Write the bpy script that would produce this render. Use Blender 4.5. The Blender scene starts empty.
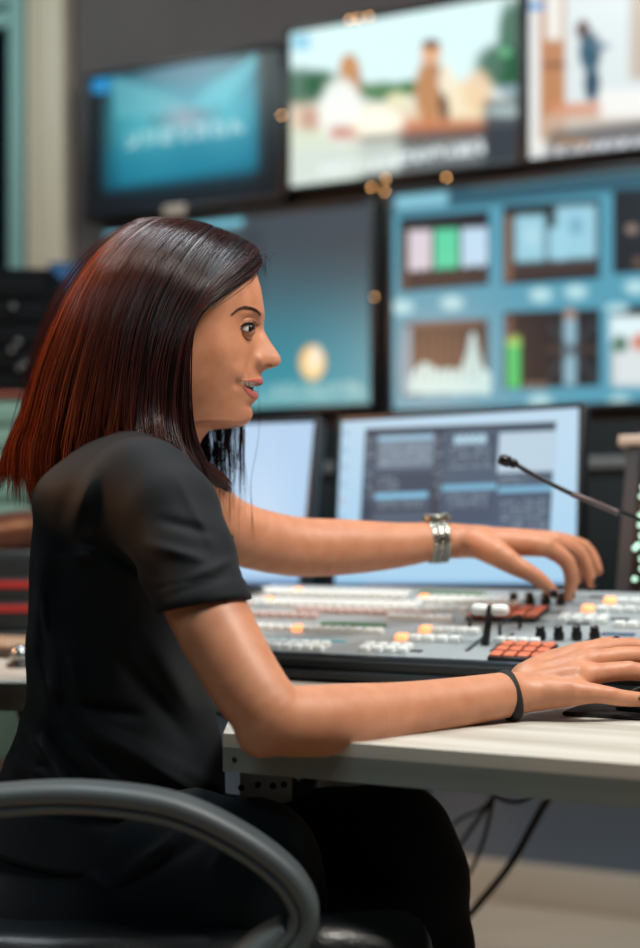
import bpy, bmesh, math, random
import numpy as np
from mathutils import Vector, Matrix
random.seed(7); rng = np.random.default_rng(7)
SC = bpy.context.scene; COL = SC.collection
F = 1400.0; CZ = 0.928; HY = 525.0
def P(px, py, Y): return np.array([(px-320)/F*Y, Y, CZ-(py-HY)/F*Y])
def ray(px, py): return np.array([(px-320)/F, 1.0, -(py-HY)/F])
def lin(c):
    c = np.asarray(c, float)/255.0
    return np.where(c <= .04045, c/12.92, ((c+.055)/1.055)**2.4)
def unit(v): v = np.asarray(v, float); return v/np.linalg.norm(v)
# ---------------- frames
class Fr:
    def __init__(s, o, a, b, c): s.o = np.asarray(o, float); s.M = np.array([unit(a), unit(b), unit(c)])
    def w(s, p): return s.o+np.asarray(p, float)@s.M
    def loc(s, p): return (np.asarray(p, float)-s.o)@s.M.T
    def hit(s, px, py, c=0.0):            # where the sight line meets the plane c = const
        d = ray(px, py); cam = np.array([0, 0, CZ]); n = s.M[2]
        t = (np.dot(s.o, n)+c-np.dot(cam, n))/np.dot(d, n)
        return s.loc(cam+d*t)
TH = math.radians(26)
U = np.array([math.cos(TH), -math.sin(TH), 0]); V = np.array([math.sin(TH), math.cos(TH), 0]); Z = np.array([0, 0, 1.0])
WORLD = Fr((0, 0, 0), (1, 0, 0), (0, 1, 0), (0, 0, 1))
DESK = Fr((.0726, 1.182, .7405), U, V, Z)                # a right along the front edge, b away, c up
WALL = Fr((.562, 3.42, 0), U, Z, -V)                     # a right, b up, c into the room
cw = unit(V*.33+Z*.065)
CONS = Fr(DESK.w((0, .40, .035)), U, cw, np.cross(U, cw))
# ---------------- materials
MATS = {}
def mat(name, col=(128, 128, 128), rough=.5, metal=0, emis=None, es=1, noise=None, sss=0, spec=None, sheen=0, coat=0, bump=None, trans=0):
    if name in MATS: return MATS[name]
    m = bpy.data.materials.new(name); m.use_nodes = True; MATS[name] = m
    nt = m.node_tree; b = nt.nodes['Principled BSDF']; L = nt.links
    c = (*lin(col), 1); b.inputs['Base Color'].default_value = c
    b.inputs['Roughness'].default_value = rough; b.inputs['Metallic'].default_value = metal
    if spec is not None: b.inputs['Specular IOR Level'].default_value = spec
    if emis is not None: b.inputs['Emission Color'].default_value = (*lin(emis), 1); b.inputs['Emission Strength'].default_value = es
    if sss: b.inputs['Subsurface Weight'].default_value = sss; b.inputs['Subsurface Radius'].default_value = (1, .35, .2); b.inputs['Subsurface Scale'].default_value = .008
    if sheen: b.inputs['Sheen Weight'].default_value = sheen; b.inputs['Sheen Roughness'].default_value = .5
    if coat: b.inputs['Coat Weight'].default_value = coat; b.inputs['Coat Roughness'].default_value = .1
    if trans: b.inputs['Transmission Weight'].default_value = trans
    if noise or bump:
        tc = nt.nodes.new('ShaderNodeTexCoord'); mp = nt.nodes.new('ShaderNodeMapping'); L.new(tc.outputs['Object'], mp.inputs[0])
    if noise:                              # (scale xyz, second colour, detail, low, high)
        sc, c2, det, lo, hi = noise
        mp.inputs['Scale'].default_value = sc
        n = nt.nodes.new('ShaderNodeTexNoise'); n.inputs['Scale'].default_value = 1; n.inputs['Detail'].default_value = det; L.new(mp.outputs[0], n.inputs['Vector'])
        r = nt.nodes.new('ShaderNodeValToRGB'); r.color_ramp.elements[0].position = lo; r.color_ramp.elements[1].position = hi
        r.color_ramp.elements[0].color = c; r.color_ramp.elements[1].color = (*lin(c2), 1)
        L.new(n.outputs['Fac'], r.inputs[0]); L.new(r.outputs[0], b.inputs['Base Color'])
    if bump:
        sc, st, dist = bump
        n2 = nt.nodes.new('ShaderNodeTexNoise'); n2.inputs['Scale'].default_value = sc; n2.inputs['Detail'].default_value = 3; L.new(tc.outputs['Object'], n2.inputs['Vector'])
        bp = nt.nodes.new('ShaderNodeBump'); bp.inputs['Strength'].default_value = st; bp.inputs['Distance'].default_value = dist
        L.new(n2.outputs['Fac'], bp.inputs['Height']); L.new(bp.outputs[0], b.inputs['Normal'])
    return m
def attr_mat(name, emission=False, rough=.4, es=1.0, aniso=0, spec=.5, gloss=.25):
    if name in MATS: return MATS[name]
    m = bpy.data.materials.new(name); m.use_nodes = True; MATS[name] = m
    nt = m.node_tree; b = nt.nodes['Principled BSDF']
    a = nt.nodes.new('ShaderNodeAttribute'); a.attribute_name = 'tint'
    if emission:
        b.inputs['Base Color'].default_value = (.01, .01, .012, 1); b.inputs['Roughness'].default_value = gloss
        b.inputs['Specular IOR Level'].default_value = .3
        nt.links.new(a.outputs['Color'], b.inputs['Emission Color']); b.inputs['Emission Strength'].default_value = es
    else:
        nt.links.new(a.outputs['Color'], b.inputs['Base Color']); b.inputs['Roughness'].default_value = rough
        b.inputs['Specular IOR Level'].default_value = spec
    return m
# ---------------- objects
INV = {}
def tag(o, label, cat, group=None):
    o['label'] = label; o['category'] = cat
    if group: o['group'] = group
    return o
def empty(name, loc, label=None, cat=None, group=None, fr=None, parent=None):
    o = bpy.data.objects.new(name, None); COL.objects.link(o); o.empty_display_size = .02
    M = Matrix.Translation(Vector(tuple(loc)))
    if fr is not None: M = M @ Matrix([[fr.M[j][i] for j in range(3)] for i in range(3)]).to_4x4()
    o.matrix_world = M; INV[o.name] = np.array(M.inverted())
    if label: tag(o, label, cat, group)
    return o
class MB:
    def __init__(s): s.v = []; s.f = []; s.m = []; s.sm = []; s.n = 0
    def add(s, v, f, m=0, smooth=False):
        v = np.asarray(v, float).reshape(-1, 3); s.v.append(v)
        for q in f: s.f.append([int(i)+s.n for i in q]); s.m.append(m); s.sm.append(smooth)
        s.n += len(v); return s
    def box(s, fr, a0, a1, b0, b1, c0, c1, bev=0, m=0, seg=2):
        bm = bmesh.new(); bmesh.ops.create_cube(bm, size=1)
        for q in bm.verts: q.co = Vector(((a0+a1)/2+q.co.x*(a1-a0), (b0+b1)/2+q.co.y*(b1-b0), (c0+c1)/2+q.co.z*(c1-c0)))
        if bev: bmesh.ops.bevel(bm, geom=bm.edges[:], offset=bev, segments=seg, profile=.5, affect='EDGES')
        bm.verts.index_update()
        s.add(fr.w([q.co[:] for q in bm.verts]), [[q.index for q in f.verts] for f in bm.faces], m, bool(bev)); bm.free(); return s
    def lathe(s, fr, o, prof, n=20, m=0, axis=2, smooth=True):      # prof: (radius, height) along the chosen frame axis
        v = []; f = []; ax = [(1, 2), (2, 0), (0, 1)][axis]
        for r, h in prof:
            for k in range(n):
                t = 2*math.pi*k/n; q = [0, 0, 0]; q[ax[0]] = r*math.cos(t); q[ax[1]] = r*math.sin(t); q[axis] = h
                v.append(np.array(o)+q)
        for i in range(len(prof)-1):
            for k in range(n): k2 = (k+1) % n; f.append([i*n+k, i*n+k2, (i+1)*n+k2, (i+1)*n+k])
        f.append(list(range(n))[::-1]); f.append([(len(prof)-1)*n+k for k in range(n)])
        return s.add(fr.w(v), f, m, smooth)
    def ell(s, fr, c, r, n=16, m=0):
        prof = [(math.sin(t)*1.0, -math.cos(t)) for t in np.linspace(.02, math.pi-.02, n)]
        v = []; f = []; k_ = 2*n
        for a, h in prof:
            for k in range(k_):
                t = 2*math.pi*k/k_; v.append([c[0]+r[0]*a*math.cos(t), c[1]+r[1]*a*math.sin(t), c[2]+r[2]*h])
        for i in range(n-1):
            for k in range(k_): k2 = (k+1) % k_; f.append([i*k_+k, i*k_+k2, (i+1)*k_+k2, (i+1)*k_+k])
        f.append(list(range(k_))[::-1]); f.append([(n-1)*k_+k for k in range(k_)])
        return s.add(fr.w(v), f, m, True)
    def tube(s, pts, rad, n=10, m=0, up=(0, 1, 0), sx=1.0, closed=False, smooth=True):
        pts = np.asarray(pts, float); N = len(pts)
        rad = np.full(N, rad) if np.isscalar(rad) else np.asarray(rad, float)
        T = np.roll(pts, -1, 0)-np.roll(pts, 1, 0) if closed else np.gradient(pts, axis=0)
        T /= np.linalg.norm(T, axis=1)[:, None]+1e-12
        up = np.asarray(up, float); A = np.cross(T, up); A /= np.linalg.norm(A, axis=1)[:, None]+1e-9; B = np.cross(A, T)
        an = np.linspace(0, 2*math.pi, n, endpoint=False)
        v = (pts[:, None]+rad[:, None, None]*(np.cos(an)[None, :, None]*A[:, None]+sx*np.sin(an)[None, :, None]*B[:, None])).reshape(-1, 3)
        f = []
        for i in range(N if closed else N-1):
            j = (i+1) % N
            for k in range(n): k2 = (k+1) % n; f.append([i*n+k, i*n+k2, j*n+k2, j*n+k])
        if not closed: f.append(list(range(n))[::-1]); f.append([(N-1)*n+k for k in range(n)])
        return s.add(v, f, m, smooth)
    def build(s, name, mats, parent=None, color=None):
        v = np.concatenate(s.v) if s.v else np.zeros((0, 3))
        if not isinstance(mats, (list, tuple)): mats = [mats]
        root = parent; origin = None
        while root is not None and root.name not in INV: root = root.parent
        if root is not None: M = INV[root.name]; v = v@M[:3, :3].T+M[:3, 3]
        elif parent is None and len(v):
            origin = np.array([(v[:, 0].min()+v[:, 0].max())/2, (v[:, 1].min()+v[:, 1].max())/2, v[:, 2].min()]); v = v-origin
        me = bpy.data.meshes.new(name); me.from_pydata(v.tolist(), [], s.f)
        for q in mats: me.materials.append(q)
        me.polygons.foreach_set('material_index', np.array(s.m, dtype=np.int32))
        me.polygons.foreach_set('use_smooth', np.array(s.sm, dtype=bool))
        if color is not None:
            at = me.color_attributes.new('tint', 'FLOAT_COLOR', 'POINT')
            c4 = np.ones((len(v), 4), np.float32); c4[:, :3] = color; at.data.foreach_set('color', c4.ravel())
        me.update(); o = bpy.data.objects.new(name, me); COL.objects.link(o)
        if origin is not None: o.location = tuple(origin)
        if parent is not None: o.parent = parent
        return o
def struct(o): o['kind'] = 'structure'; return o
def catmull(pts, n):
    pts = np.asarray(pts, float); q = np.vstack([2*pts[0]-pts[1], pts, 2*pts[-1]-pts[-2]])
    m = len(pts)-1; t = np.linspace(0, m, n); i = np.minimum(t.astype(int), m-1); f = (t-i)[:, None]
    a, b, c, d = q[i], q[i+1], q[i+2], q[i+3]
    return .5*((2*b)+(-a+c)*f+(2*a-5*b+4*c-d)*f**2+(-a+3*b-3*c+d)*f**3)
def copy_tree(o, parent=None):
    c = o.copy(); COL.objects.link(c); c.parent = parent
    for ch in o.children: copy_tree(ch, c)
    return c
def prism(m, poly, z0, z1, mt=0, bev=0):
    n = len(poly); v = [(x, y, z0) for x, y in poly]+[(x, y, z1) for x, y in poly]
    f = [[i, (i+1) % n, n+(i+1) % n, n+i] for i in range(n)]+[list(range(n))[::-1], [n+i for i in range(n)]]
    return m.add(v, f, mt)
# ---------------- distance-field modelling
def rcone(p, a, b, ra, rb):
    ab = b-a; t = np.clip(((p-a)@ab)/np.dot(ab, ab), 0, 1)
    return np.linalg.norm(p-(a+t[:, None]*ab), axis=1)-(ra+t*(rb-ra))
def smin(a, b, k): h = np.clip(.5+.5*(b-a)/k, 0, 1); return b*(1-h)+a*h-k*h*(1-h)
def smax(a, b, k): return -smin(-a, -b, k)
def ellf(p, c, r):
    q = (p-c)/r; k0 = np.linalg.norm(q, axis=1); k1 = np.linalg.norm(q/r, axis=1)+1e-9; return k0*(k0-1)/k1
def segd(p, a, b):
    ab = b-a; t = np.clip(((p-a)@ab)/np.dot(ab, ab), 0, 1); return np.linalg.norm(p-(a+t[:, None]*ab), axis=1)
def chain(p, pts, k=.004, n=0):                 # pts: list of (px,py,Y,r)
    d = None
    if n: pts = [tuple(q) for q in catmull(np.array(pts, float), (len(pts)-1)*n+1)]
    for q, r in zip(pts[:-1], pts[1:]):
        e = rcone(p, P(*q[:3]), P(*r[:3]), q[3], r[3]); d = e if d is None else (np.minimum(d, e) if n else smin(d, e, k))
    return d
def nets(f, lo, hi, h, B=14):
    lo = np.asarray(lo, float); n = [int(math.ceil((b-a)/h/B))*B+1 for a, b in zip(lo, hi)]
    Vv = np.full(n, 9.0, np.float32); nb = [(q-1)//B for q in n]
    g = np.stack(np.meshgrid(*[np.arange(q) for q in nb], indexing='ij'), -1).reshape(-1, 3)
    cen = lo+(g+.5)*B*h; fc = f(cen); lim = B*h*.5*1.7321*1.35+.004
    r = np.arange(B+1); off = np.stack(np.meshgrid(r, r, r, indexing='ij'), -1).reshape(-1, 3)
    for idx, val in zip(g, fc):
        sl = tuple(slice(i*B, i*B+B+1) for i in idx)
        if abs(val) > lim:
            if val < 0: Vv[sl] = np.where(Vv[sl] == 9.0, -9.0, Vv[sl])
            continue
        Vv[sl] = f(lo+(idx*B+off)*h).reshape(B+1, B+1, B+1)
    S = Vv < 0
    c = [S[:-1, :-1, :-1], S[1:, :-1, :-1], S[:-1, 1:, :-1], S[1:, 1:, :-1], S[:-1, :-1, 1:], S[1:, :-1, 1:], S[:-1, 1:, 1:], S[1:, 1:, 1:]]
    tot = sum(q.astype(np.int8) for q in c); act = np.argwhere((tot > 0) & (tot < 8))
    idm = np.full(tot.shape, -1, np.int32); idm[tuple(act.T)] = np.arange(len(act))
    acc = np.zeros((len(act), 3)); cnt = np.zeros(len(act))
    cor = np.array([[i, j, k] for k in (0, 1) for j in (0, 1) for i in (0, 1)])
    for a, b in [(0, 1), (2, 3), (4, 5), (6, 7), (0, 2), (1, 3), (4, 6), (5, 7), (0, 4), (1, 5), (2, 6), (3, 7)]:
        va = Vv[tuple((act+cor[a]).T)]; vb = Vv[tuple((act+cor[b]).T)]; m = (va < 0) != (vb < 0)
        t = np.where(m, np.clip(va/np.where(m, va-vb, 1), 0, 1), 0)[:, None]
        acc += np.where(m[:, None], cor[a]+t*(cor[b]-cor[a]), 0); cnt += m
    verts = lo+(act+acc/cnt[:, None])*h; faces = []
    for ax in range(3):
        o1, o2 = [(1, 2), (2, 0), (0, 1)][ax]
        s0 = [slice(None)]*3; s1 = [slice(None)]*3; s0[ax] = slice(0, -1); s1[ax] = slice(1, None)
        A = S[tuple(s0)]; Bb = S[tuple(s1)]; e = np.argwhere(A != Bb)
        ok = (e[:, o1] > 0) & (e[:, o2] > 0) & (e[:, o1] < n[o1]-1) & (e[:, o2] < n[o2]-1); e = e[ok]; sg = A[tuple(e.T)]
        def I(d1, d2): q = e.copy(); q[:, o1] -= d1; q[:, o2] -= d2; return idm[tuple(q.T)]
        q = np.stack([I(1, 1), I(0, 1), I(0, 0), I(1, 0)], 1); q[~sg] = q[~sg][:, ::-1]; faces.append(q)
    return verts, np.concatenate(faces)
# ---------------- painted screens (what the display shows)
def sm(x, a, b): t = np.clip((x-a)/(b-a+1e-9), 0, 1); return t*t*(3-2*t)
class Cv:
    def __init__(s, X, Y, base): s.X = X; s.Y = Y; s.c = np.tile(lin(base), (len(X), 1))
    def put(s, m, col, k=1.0):
        m = (m*k)[:, None]; s.c = s.c*(1-m)+lin(col)*m
    def rect(s, x0, y0, x1, y1, col, k=1.0, soft=1.0, sl=0.0, xr=None):
        Yy = s.Y-sl*(s.X-(x0 if xr is None else xr))
        s.put(sm(s.X, x0-soft, x0+soft)*(1-sm(s.X, x1-soft, x1+soft))*sm(Yy, y0-soft, y0+soft)*(1-sm(Yy, y1-soft, y1+soft)), col, k)
    def ell(s, x, y, rx, ry, col, k=1.0, soft=.3): d = np.hypot((s.X-x)/rx, (s.Y-y)/ry); s.put(1-sm(d, 1-soft, 1+soft), col, k)
    def poly(s, pts, col, k=1.0):
        ins = np.zeros(len(s.X), bool); n = len(pts)
        for i in range(n):
            (x1, y1), (x2, y2) = pts[i], pts[(i+1) % n]
            c = (y1 > s.Y) != (y2 > s.Y); ins ^= c & (s.X < (x2-x1)*(s.Y-y1)/((y2-y1) or 1e-9)+x1)
        s.put(ins.astype(float), col, k)
    def text(s, x0, y0, x1, h, col, sl=0, k=1, seed=1, cw_=None, fill=.62):      # rows of letter-like marks too soft to read
        cw_ = cw_ or h*.7; r = np.random.default_rng(seed)
        tab = r.random(4096) < fill
        Yy = s.Y-sl*(s.X-x0)-y0; xx = s.X-x0; on = (xx >= 0) & (s.X < x1) & (Yy >= 0) & (Yy < h)
        ci = (xx/(cw_/3)).astype(int) % 4096; ri = np.clip((Yy/(h/5)).astype(int), 0, 4)
        g = tab[(ci*7+ri*131+seed*17) % 4096] & (ci % 4 != 3)
        s.put((on & g).astype(float), col, k)
def screen(fr, a0, a1, b0, b1, c, nx, ny, paint, base, name, parent, es=1.0, gloss=.25):
    A, Bm = np.meshgrid(np.linspace(a0, a1, nx), np.linspace(b0, b1, ny), indexing='ij')
    w = fr.w(np.stack([A.ravel(), Bm.ravel(), np.full(A.size, c)], 1))
    px = 320+F*w[:, 0]/w[:, 1]; py = HY-F*(w[:, 2]-CZ)/w[:, 1]
    cv = Cv(px, py, base); paint(cv)
    i, j = np.meshgrid(np.arange(nx-1), np.arange(ny-1), indexing='ij'); q = (i*ny+j).ravel()
    return MB().add(w, np.stack([q, q+ny, q+ny+1, q+1], 1)).build(name, attr_mat('display_'+str(es)+'_'+str(gloss), True, es=es, gloss=gloss), parent, cv.c)
# ================= SETTING
def vplane(Y): return Fr(np.array([0, Y, 0]), (1, 0, 0), (0, 0, 1), (0, -1, 0))
M_wall = mat('dark_wall_paint', (78, 73, 75), .75, noise=((3, 3, 3), (66, 62, 64), 3, .3, .8))
M_floor = mat('beige_floor', (176, 164, 148), .45, noise=((2, 9, 2), (158, 146, 130), 4, .3, .7))
M_ceil = mat('ceiling_paint', (90, 92, 96), .8)
M_trim = mat('skirting_paint', (170, 160, 146), .5)
M_low = mat('grey_wall_panel', (98, 102, 110), .6, noise=((1.2, 1.2, 1.2), (78, 90, 104), 2, .35, .7))
A0, A1, DEP, HT = -2.3, 3.3, 5.2, 3.1
struct(MB().box(WALL, A0, A1, 0, HT, -.1, 0).build('wall_back', M_wall))
struct(MB().box(WALL, A0-.1, A0, 0, HT, -.1, DEP).build('wall_left', M_wall))
struct(MB().box(WALL, A1, A1+.1, 0, HT, -.1, DEP).build('wall_right', M_wall))
struct(MB().box(WALL, A0, A1, 0, HT, DEP, DEP+.1).build('wall_front', M_wall))
struct(MB().box(WALL, A0-.1, A1+.1, -.1, 0, -.1, DEP+.1).build('floor', M_floor))
struct(MB().box(WALL, A0-.1, A1+.1, HT, HT+.1, -.1, DEP+.1).build('ceiling', M_ceil))
aL = WALL.hit(74, 300)[0]; aK = WALL.hit(36, 300)[0]
M_pill = mat('beige_pillar', (176, 168, 152), .6)
MBp = MB().box(WALL, aK+.012, aL, 0, HT, .001, .06, .006).box(WALL, aK+.022, aK+.05, 0, HT, .06, .075, .004)
struct(MBp.build('trim_1', M_pill))
struct(MB().box(WALL, aK-.01, aK+.011, 0, HT, .001, .05, .003).build('trim_2', mat('black_strip', (14, 18, 20), .5)))
struct(MB().box(WALL, aL+.02, A1, .10, .62, .001, .012).build('trim_3', M_low))
struct(MB().box(WALL, aL+.02, A1, 0, .10, .001, .03, .004).build('baseboard_back', M_trim))
# window at the far left: pale teal frame round dark glass
M_teal = mat('teal_window_frame', (118, 156, 154), .6); M_glassd = mat('dark_glass', (6, 20, 24), .15)
w0, w1 = WALL.hit(-120, 300)[0], WALL.hit(35, 300)[0]; wt = WALL.hit(15, 14)[1]
win = struct(MB().box(WALL, w0, w1, .98, wt+.03, .001, .02).build('window_1', M_glassd))
b0_, b1_ = .98, wt
MBw = MB().box(WALL, w1-.052, w1, b0_, b1_+.06, .02, .06, .004).box(WALL, w0, w0+.05, b0_, b1_+.06, .02, .06, .004)
MBw.box(WALL, w0+.05, w1-.052, b1_-.05, b1_+.0, .02, .045, .004).box(WALL, w0+.05, w1-.052, b1_+.012, b1_+.06, .02, .06, .004).box(WALL, w0+.05, w1-.052, b0_, b0_+.05, .02, .06, .004)
wf = MBw.build('window_frame', M_teal); wf.location = Vector(wf.location)-Vector(win.location); wf.parent = win; wf['kind'] = 'structure'

# ================= WALL SCREENS
M_bez = mat('black_tv_bezel', (17, 20, 24), .35); M_bez2 = mat('grey_tv_bezel', (52, 56, 64), .4)
def wallscreen(name, label, cat, L, R, T, B, base, paint, bez=6, nx=150, ny=90, c=.07, es=1.0, grp=None, botbez=None):
    # L,R at the row of the middle, T and B measured at the left edge (photo px on the wall plane)
    hl = WALL.hit(L, T, c); a0 = hl[0]; b1 = hl[1]; b0 = WALL.hit(L, B, c)[1]; a1 = WALL.hit(R, (T+B)/2, c)[0]
    bz = bez*3.7/F; bb = (botbez or bez)*3.7/F
    r = empty(name, WALL.w(((a0+a1)/2, b0, 0)), label, cat, grp, fr=WALL)
    MB().box(WALL, a0, a1, b0, b1, .03, c-.004, .004).build('casing', M_bez, r)
    m = MB(); 
    m.box(WALL, a0, a0+bz, b0, b1, c-.004, c+.005, .002).box(WALL, a1-bz, a1, b0, b1, c-.004, c+.005, .002)
    m.box(WALL, a0+bz, a1-bz, b1-bz, b1, c-.004, c+.005, .002).box(WALL, a0+bz, a1-bz, b0, b0+bb, c-.004, c+.005, .002)
    m.build('bezel', M_bez, r)
    MB().box(WALL, (a0+a1)/2-.12, (a0+a1)/2+.12, (b0+b1)/2-.1, (b0+b1)/2+.1, .001, .03).build('wall_bracket', M_bez, r)
    screen(WALL, a0+bz, a1-bz, b0+bb, b1-bz, c-.001, nx, ny, paint, base, 'display', r, es)
    return r, (a0, a1, b0, b1)
def p_tv1(c):
    X, Y = c.X, c.Y
    g = np.exp(-((X-195)/75)**4-((Y-130+(X-190)*.1)/62)**4)
    c.put(g, (6, 120, 150)); 
    c.poly([(108, 72), (190, 95), (255, 55), (258, 160), (120, 188)], (20, 140, 165), .55)
    c.ell(178, 62, 52, 16, (2, 90, 130), .55, .5)
    c.put(np.exp(-((X-150)/36)**2-((Y-128)/36)**2), (80, 185, 195), .8); c.put(np.exp(-((X-225)/30)**2-((Y-115)/36)**2), (80, 195, 210), .7)
    c.poly([(112, 80), (118, 78), (190, 104), (180, 112), (116, 118)], (110, 190, 200), .45)
    c.poly([(190, 104), (256, 52), (259, 64), (215, 118)], (95, 200, 215), .5)
    c.rect(104, 150, 258, 196, (0, 120, 150), .45, 8, -.13)
    c.rect(86, 60, 103, 210, (6, 14, 20), .95, 6); c.rect(92, 77, 110, 93, (28, 140, 200), 1, 2)
    c.text(126, 134, 248, 16, (170, 215, 222), -.14, .75, 5, 13, .75); c.text(150, 116, 222, 9, (10, 60, 80), -.14, .7, 9, 9, .6)
    c.put(np.exp(-((X-185)/22)**2-((Y-118)/12)**2), (200, 190, 200), .45)
    c.rect(258, 40, 300, 230, (8, 14, 20), .95, 8); c.rect(80, 193, 300, 240, (8, 14, 20), .9, 8, -.12)
def p_tv2(c):
    X, Y = c.X, c.Y
    c.rect(280, 0, 525, 84, (214, 240, 240), 1, 10); c.rect(292, 34, 310, 50, (110, 190, 220), .8, 4)
    for x, y, rx, ry in ((300, 88, 26, 20), (322, 84, 18, 14), (345, 88, 22, 10), (385, 92, 26, 10), (410, 88, 12, 8), (500, 66, 24, 22), (512, 34, 14, 34), (520, 80, 20, 20)):
        c.ell(x, y, rx, ry, (18, 84, 50) if (x < 330 or x > 480) else (52, 112, 48), .9, .35)
    c.ell(505, 52, 6, 5, (120, 200, 150), .7); c.ell(512, 90, 14, 5, (150, 170, 190), .7)
    c.rect(286, 105, 486, 150, (226, 205, 175), .85, 8); c.rect(286, 128, 400, 180, (205, 225, 205), .7, 9); c.rect(300, 108, 318, 130, (170, 95, 80), .6, 6)
    c.ell(350, 82, 11, 26, (176, 118, 74), 1, .3); c.ell(341, 112, 21, 34, (238, 244, 238), .95, .25); c.ell(349, 66, 9, 11, (196, 142, 92), 1, .3)
    c.ell(452, 106, 38, 26, (236, 222, 190), 1, .25); c.ell(430, 92, 15, 34, (186, 134, 92), 1, .25); c.ell(431, 52, 10, 11, (222, 170, 130), 1, .3); c.ell(431, 44, 9, 5, (90, 60, 44), .9, .3)
    c.poly([(437, 66), (446, 70), (450, 122), (440, 124)], (86, 60, 50), .9); c.ell(446, 80, 8, 16, (240, 230, 205), .9); c.ell(478, 92, 14, 22, (232, 200, 160), .8)
    c.ell(378, 127, 24, 18, (255, 252, 235), 1, .5); c.ell(398, 100, 12, 8, (235, 230, 190), .8)
    c.rect(330, 126, 492, 140, (186, 84, 50), .75, 6, -.02); c.ell(378, 128, 22, 17, (255, 250, 228), 1, .45); c.rect(405, 118, 486, 130, (200, 120, 70), .7, 5)
    c.rect(360, 136, 525, 185, (52, 60, 66), .85, 8, -.08); c.rect(484, 100, 530, 185, (34, 44, 54), .9, 7)
    c.ell(505, 111, 20, 6, (180, 200, 200), .7, .4)
    c.rect(290, 150, 400, 182, (205, 215, 206), .8, 6, -.1); c.text(318, 165, 484, 11, (226, 236, 236), -.14, .95, 3, 8, .72); c.text(400, 147, 484, 8, (190, 205, 210), -.12, .6, 8, 8, .6)
def p_tv3(c):
    c.rect(520, -20, 545, 150, (228, 230, 228), 1, 4); c.rect(540, -20, 566, 140, (186, 130, 88), 1, 3); c.rect(546, -20, 562, 40, (236, 238, 232), .9, 4)
    c.rect(543, 62, 572, 68, (120, 76, 50), .8, 2); c.rect(566, -20, 700, 110, (216, 226, 226), 1, 4); c.rect(630, -20, 700, 80, (180, 150, 120), .7, 6)
    c.ell(583, 30, 7, 10, (90, 52, 40), 1); c.ell(590, 52, 11, 20, (24, 78, 100), 1); c.ell(592, 84, 8, 18, (30, 70, 92), 1); c.ell(600, 46, 10, 4, (90, 120, 140), .8)
    c.rect(552, 104, 605, 120, (212, 142, 108), .9, 4, -.05); c.rect(540, 116, 700, 150, (200, 180, 160), .7, 6, -.1); c.rect(600, 90, 700, 118, (240, 240, 236), .9, 5)
    c.rect(524, 140, 545, 152, (230, 230, 225), .8, 3); c.rect(548, 132, 700, 175, (60, 66, 76), .8, 6, -.13); c.text(556, 148, 690, 10, (226, 230, 236), -.14, .9, 12, 8, .75)
    c.rect(528, 2, 545, 10, (60, 150, 210), .9, 2); c.rect(555, 138, 590, 146, (170, 130, 90), .7, 3)
def p_left(c):
    X, Y = c.X, c.Y
    c.put(sm(Y, 235, 400), (64, 150, 168), .95); c.put(sm(Y, 270, 395)*sm(X, 270, 372), (90, 170, 188), .35)
    c.rect(90, 206, 243, 238, (120, 196, 214), 1, 2, -.08); c.rect(90, 260, 205, 430, (10, 70, 110), .6, 12)
    c.put(sm(Y, 375, 405), (150, 205, 205), .5); c.text(272, 384, 362, 14, (190, 226, 220), -.03, .5, 4, 9, .8)
    c.rect(243, 228, 262, 300, (38, 44, 52), .4, 8)
    c.ell(312.5, 362.5, 13, 17.5, (252, 196, 104), 1, .08); c.ell(313, 363, 9, 13, (255, 236, 186), .95, .35); c.ell(316, 356, 5, 10, (250, 245, 235), .8, .4)  # yellow disc: a light's reflection on the glass, painted into the screen colours
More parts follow.
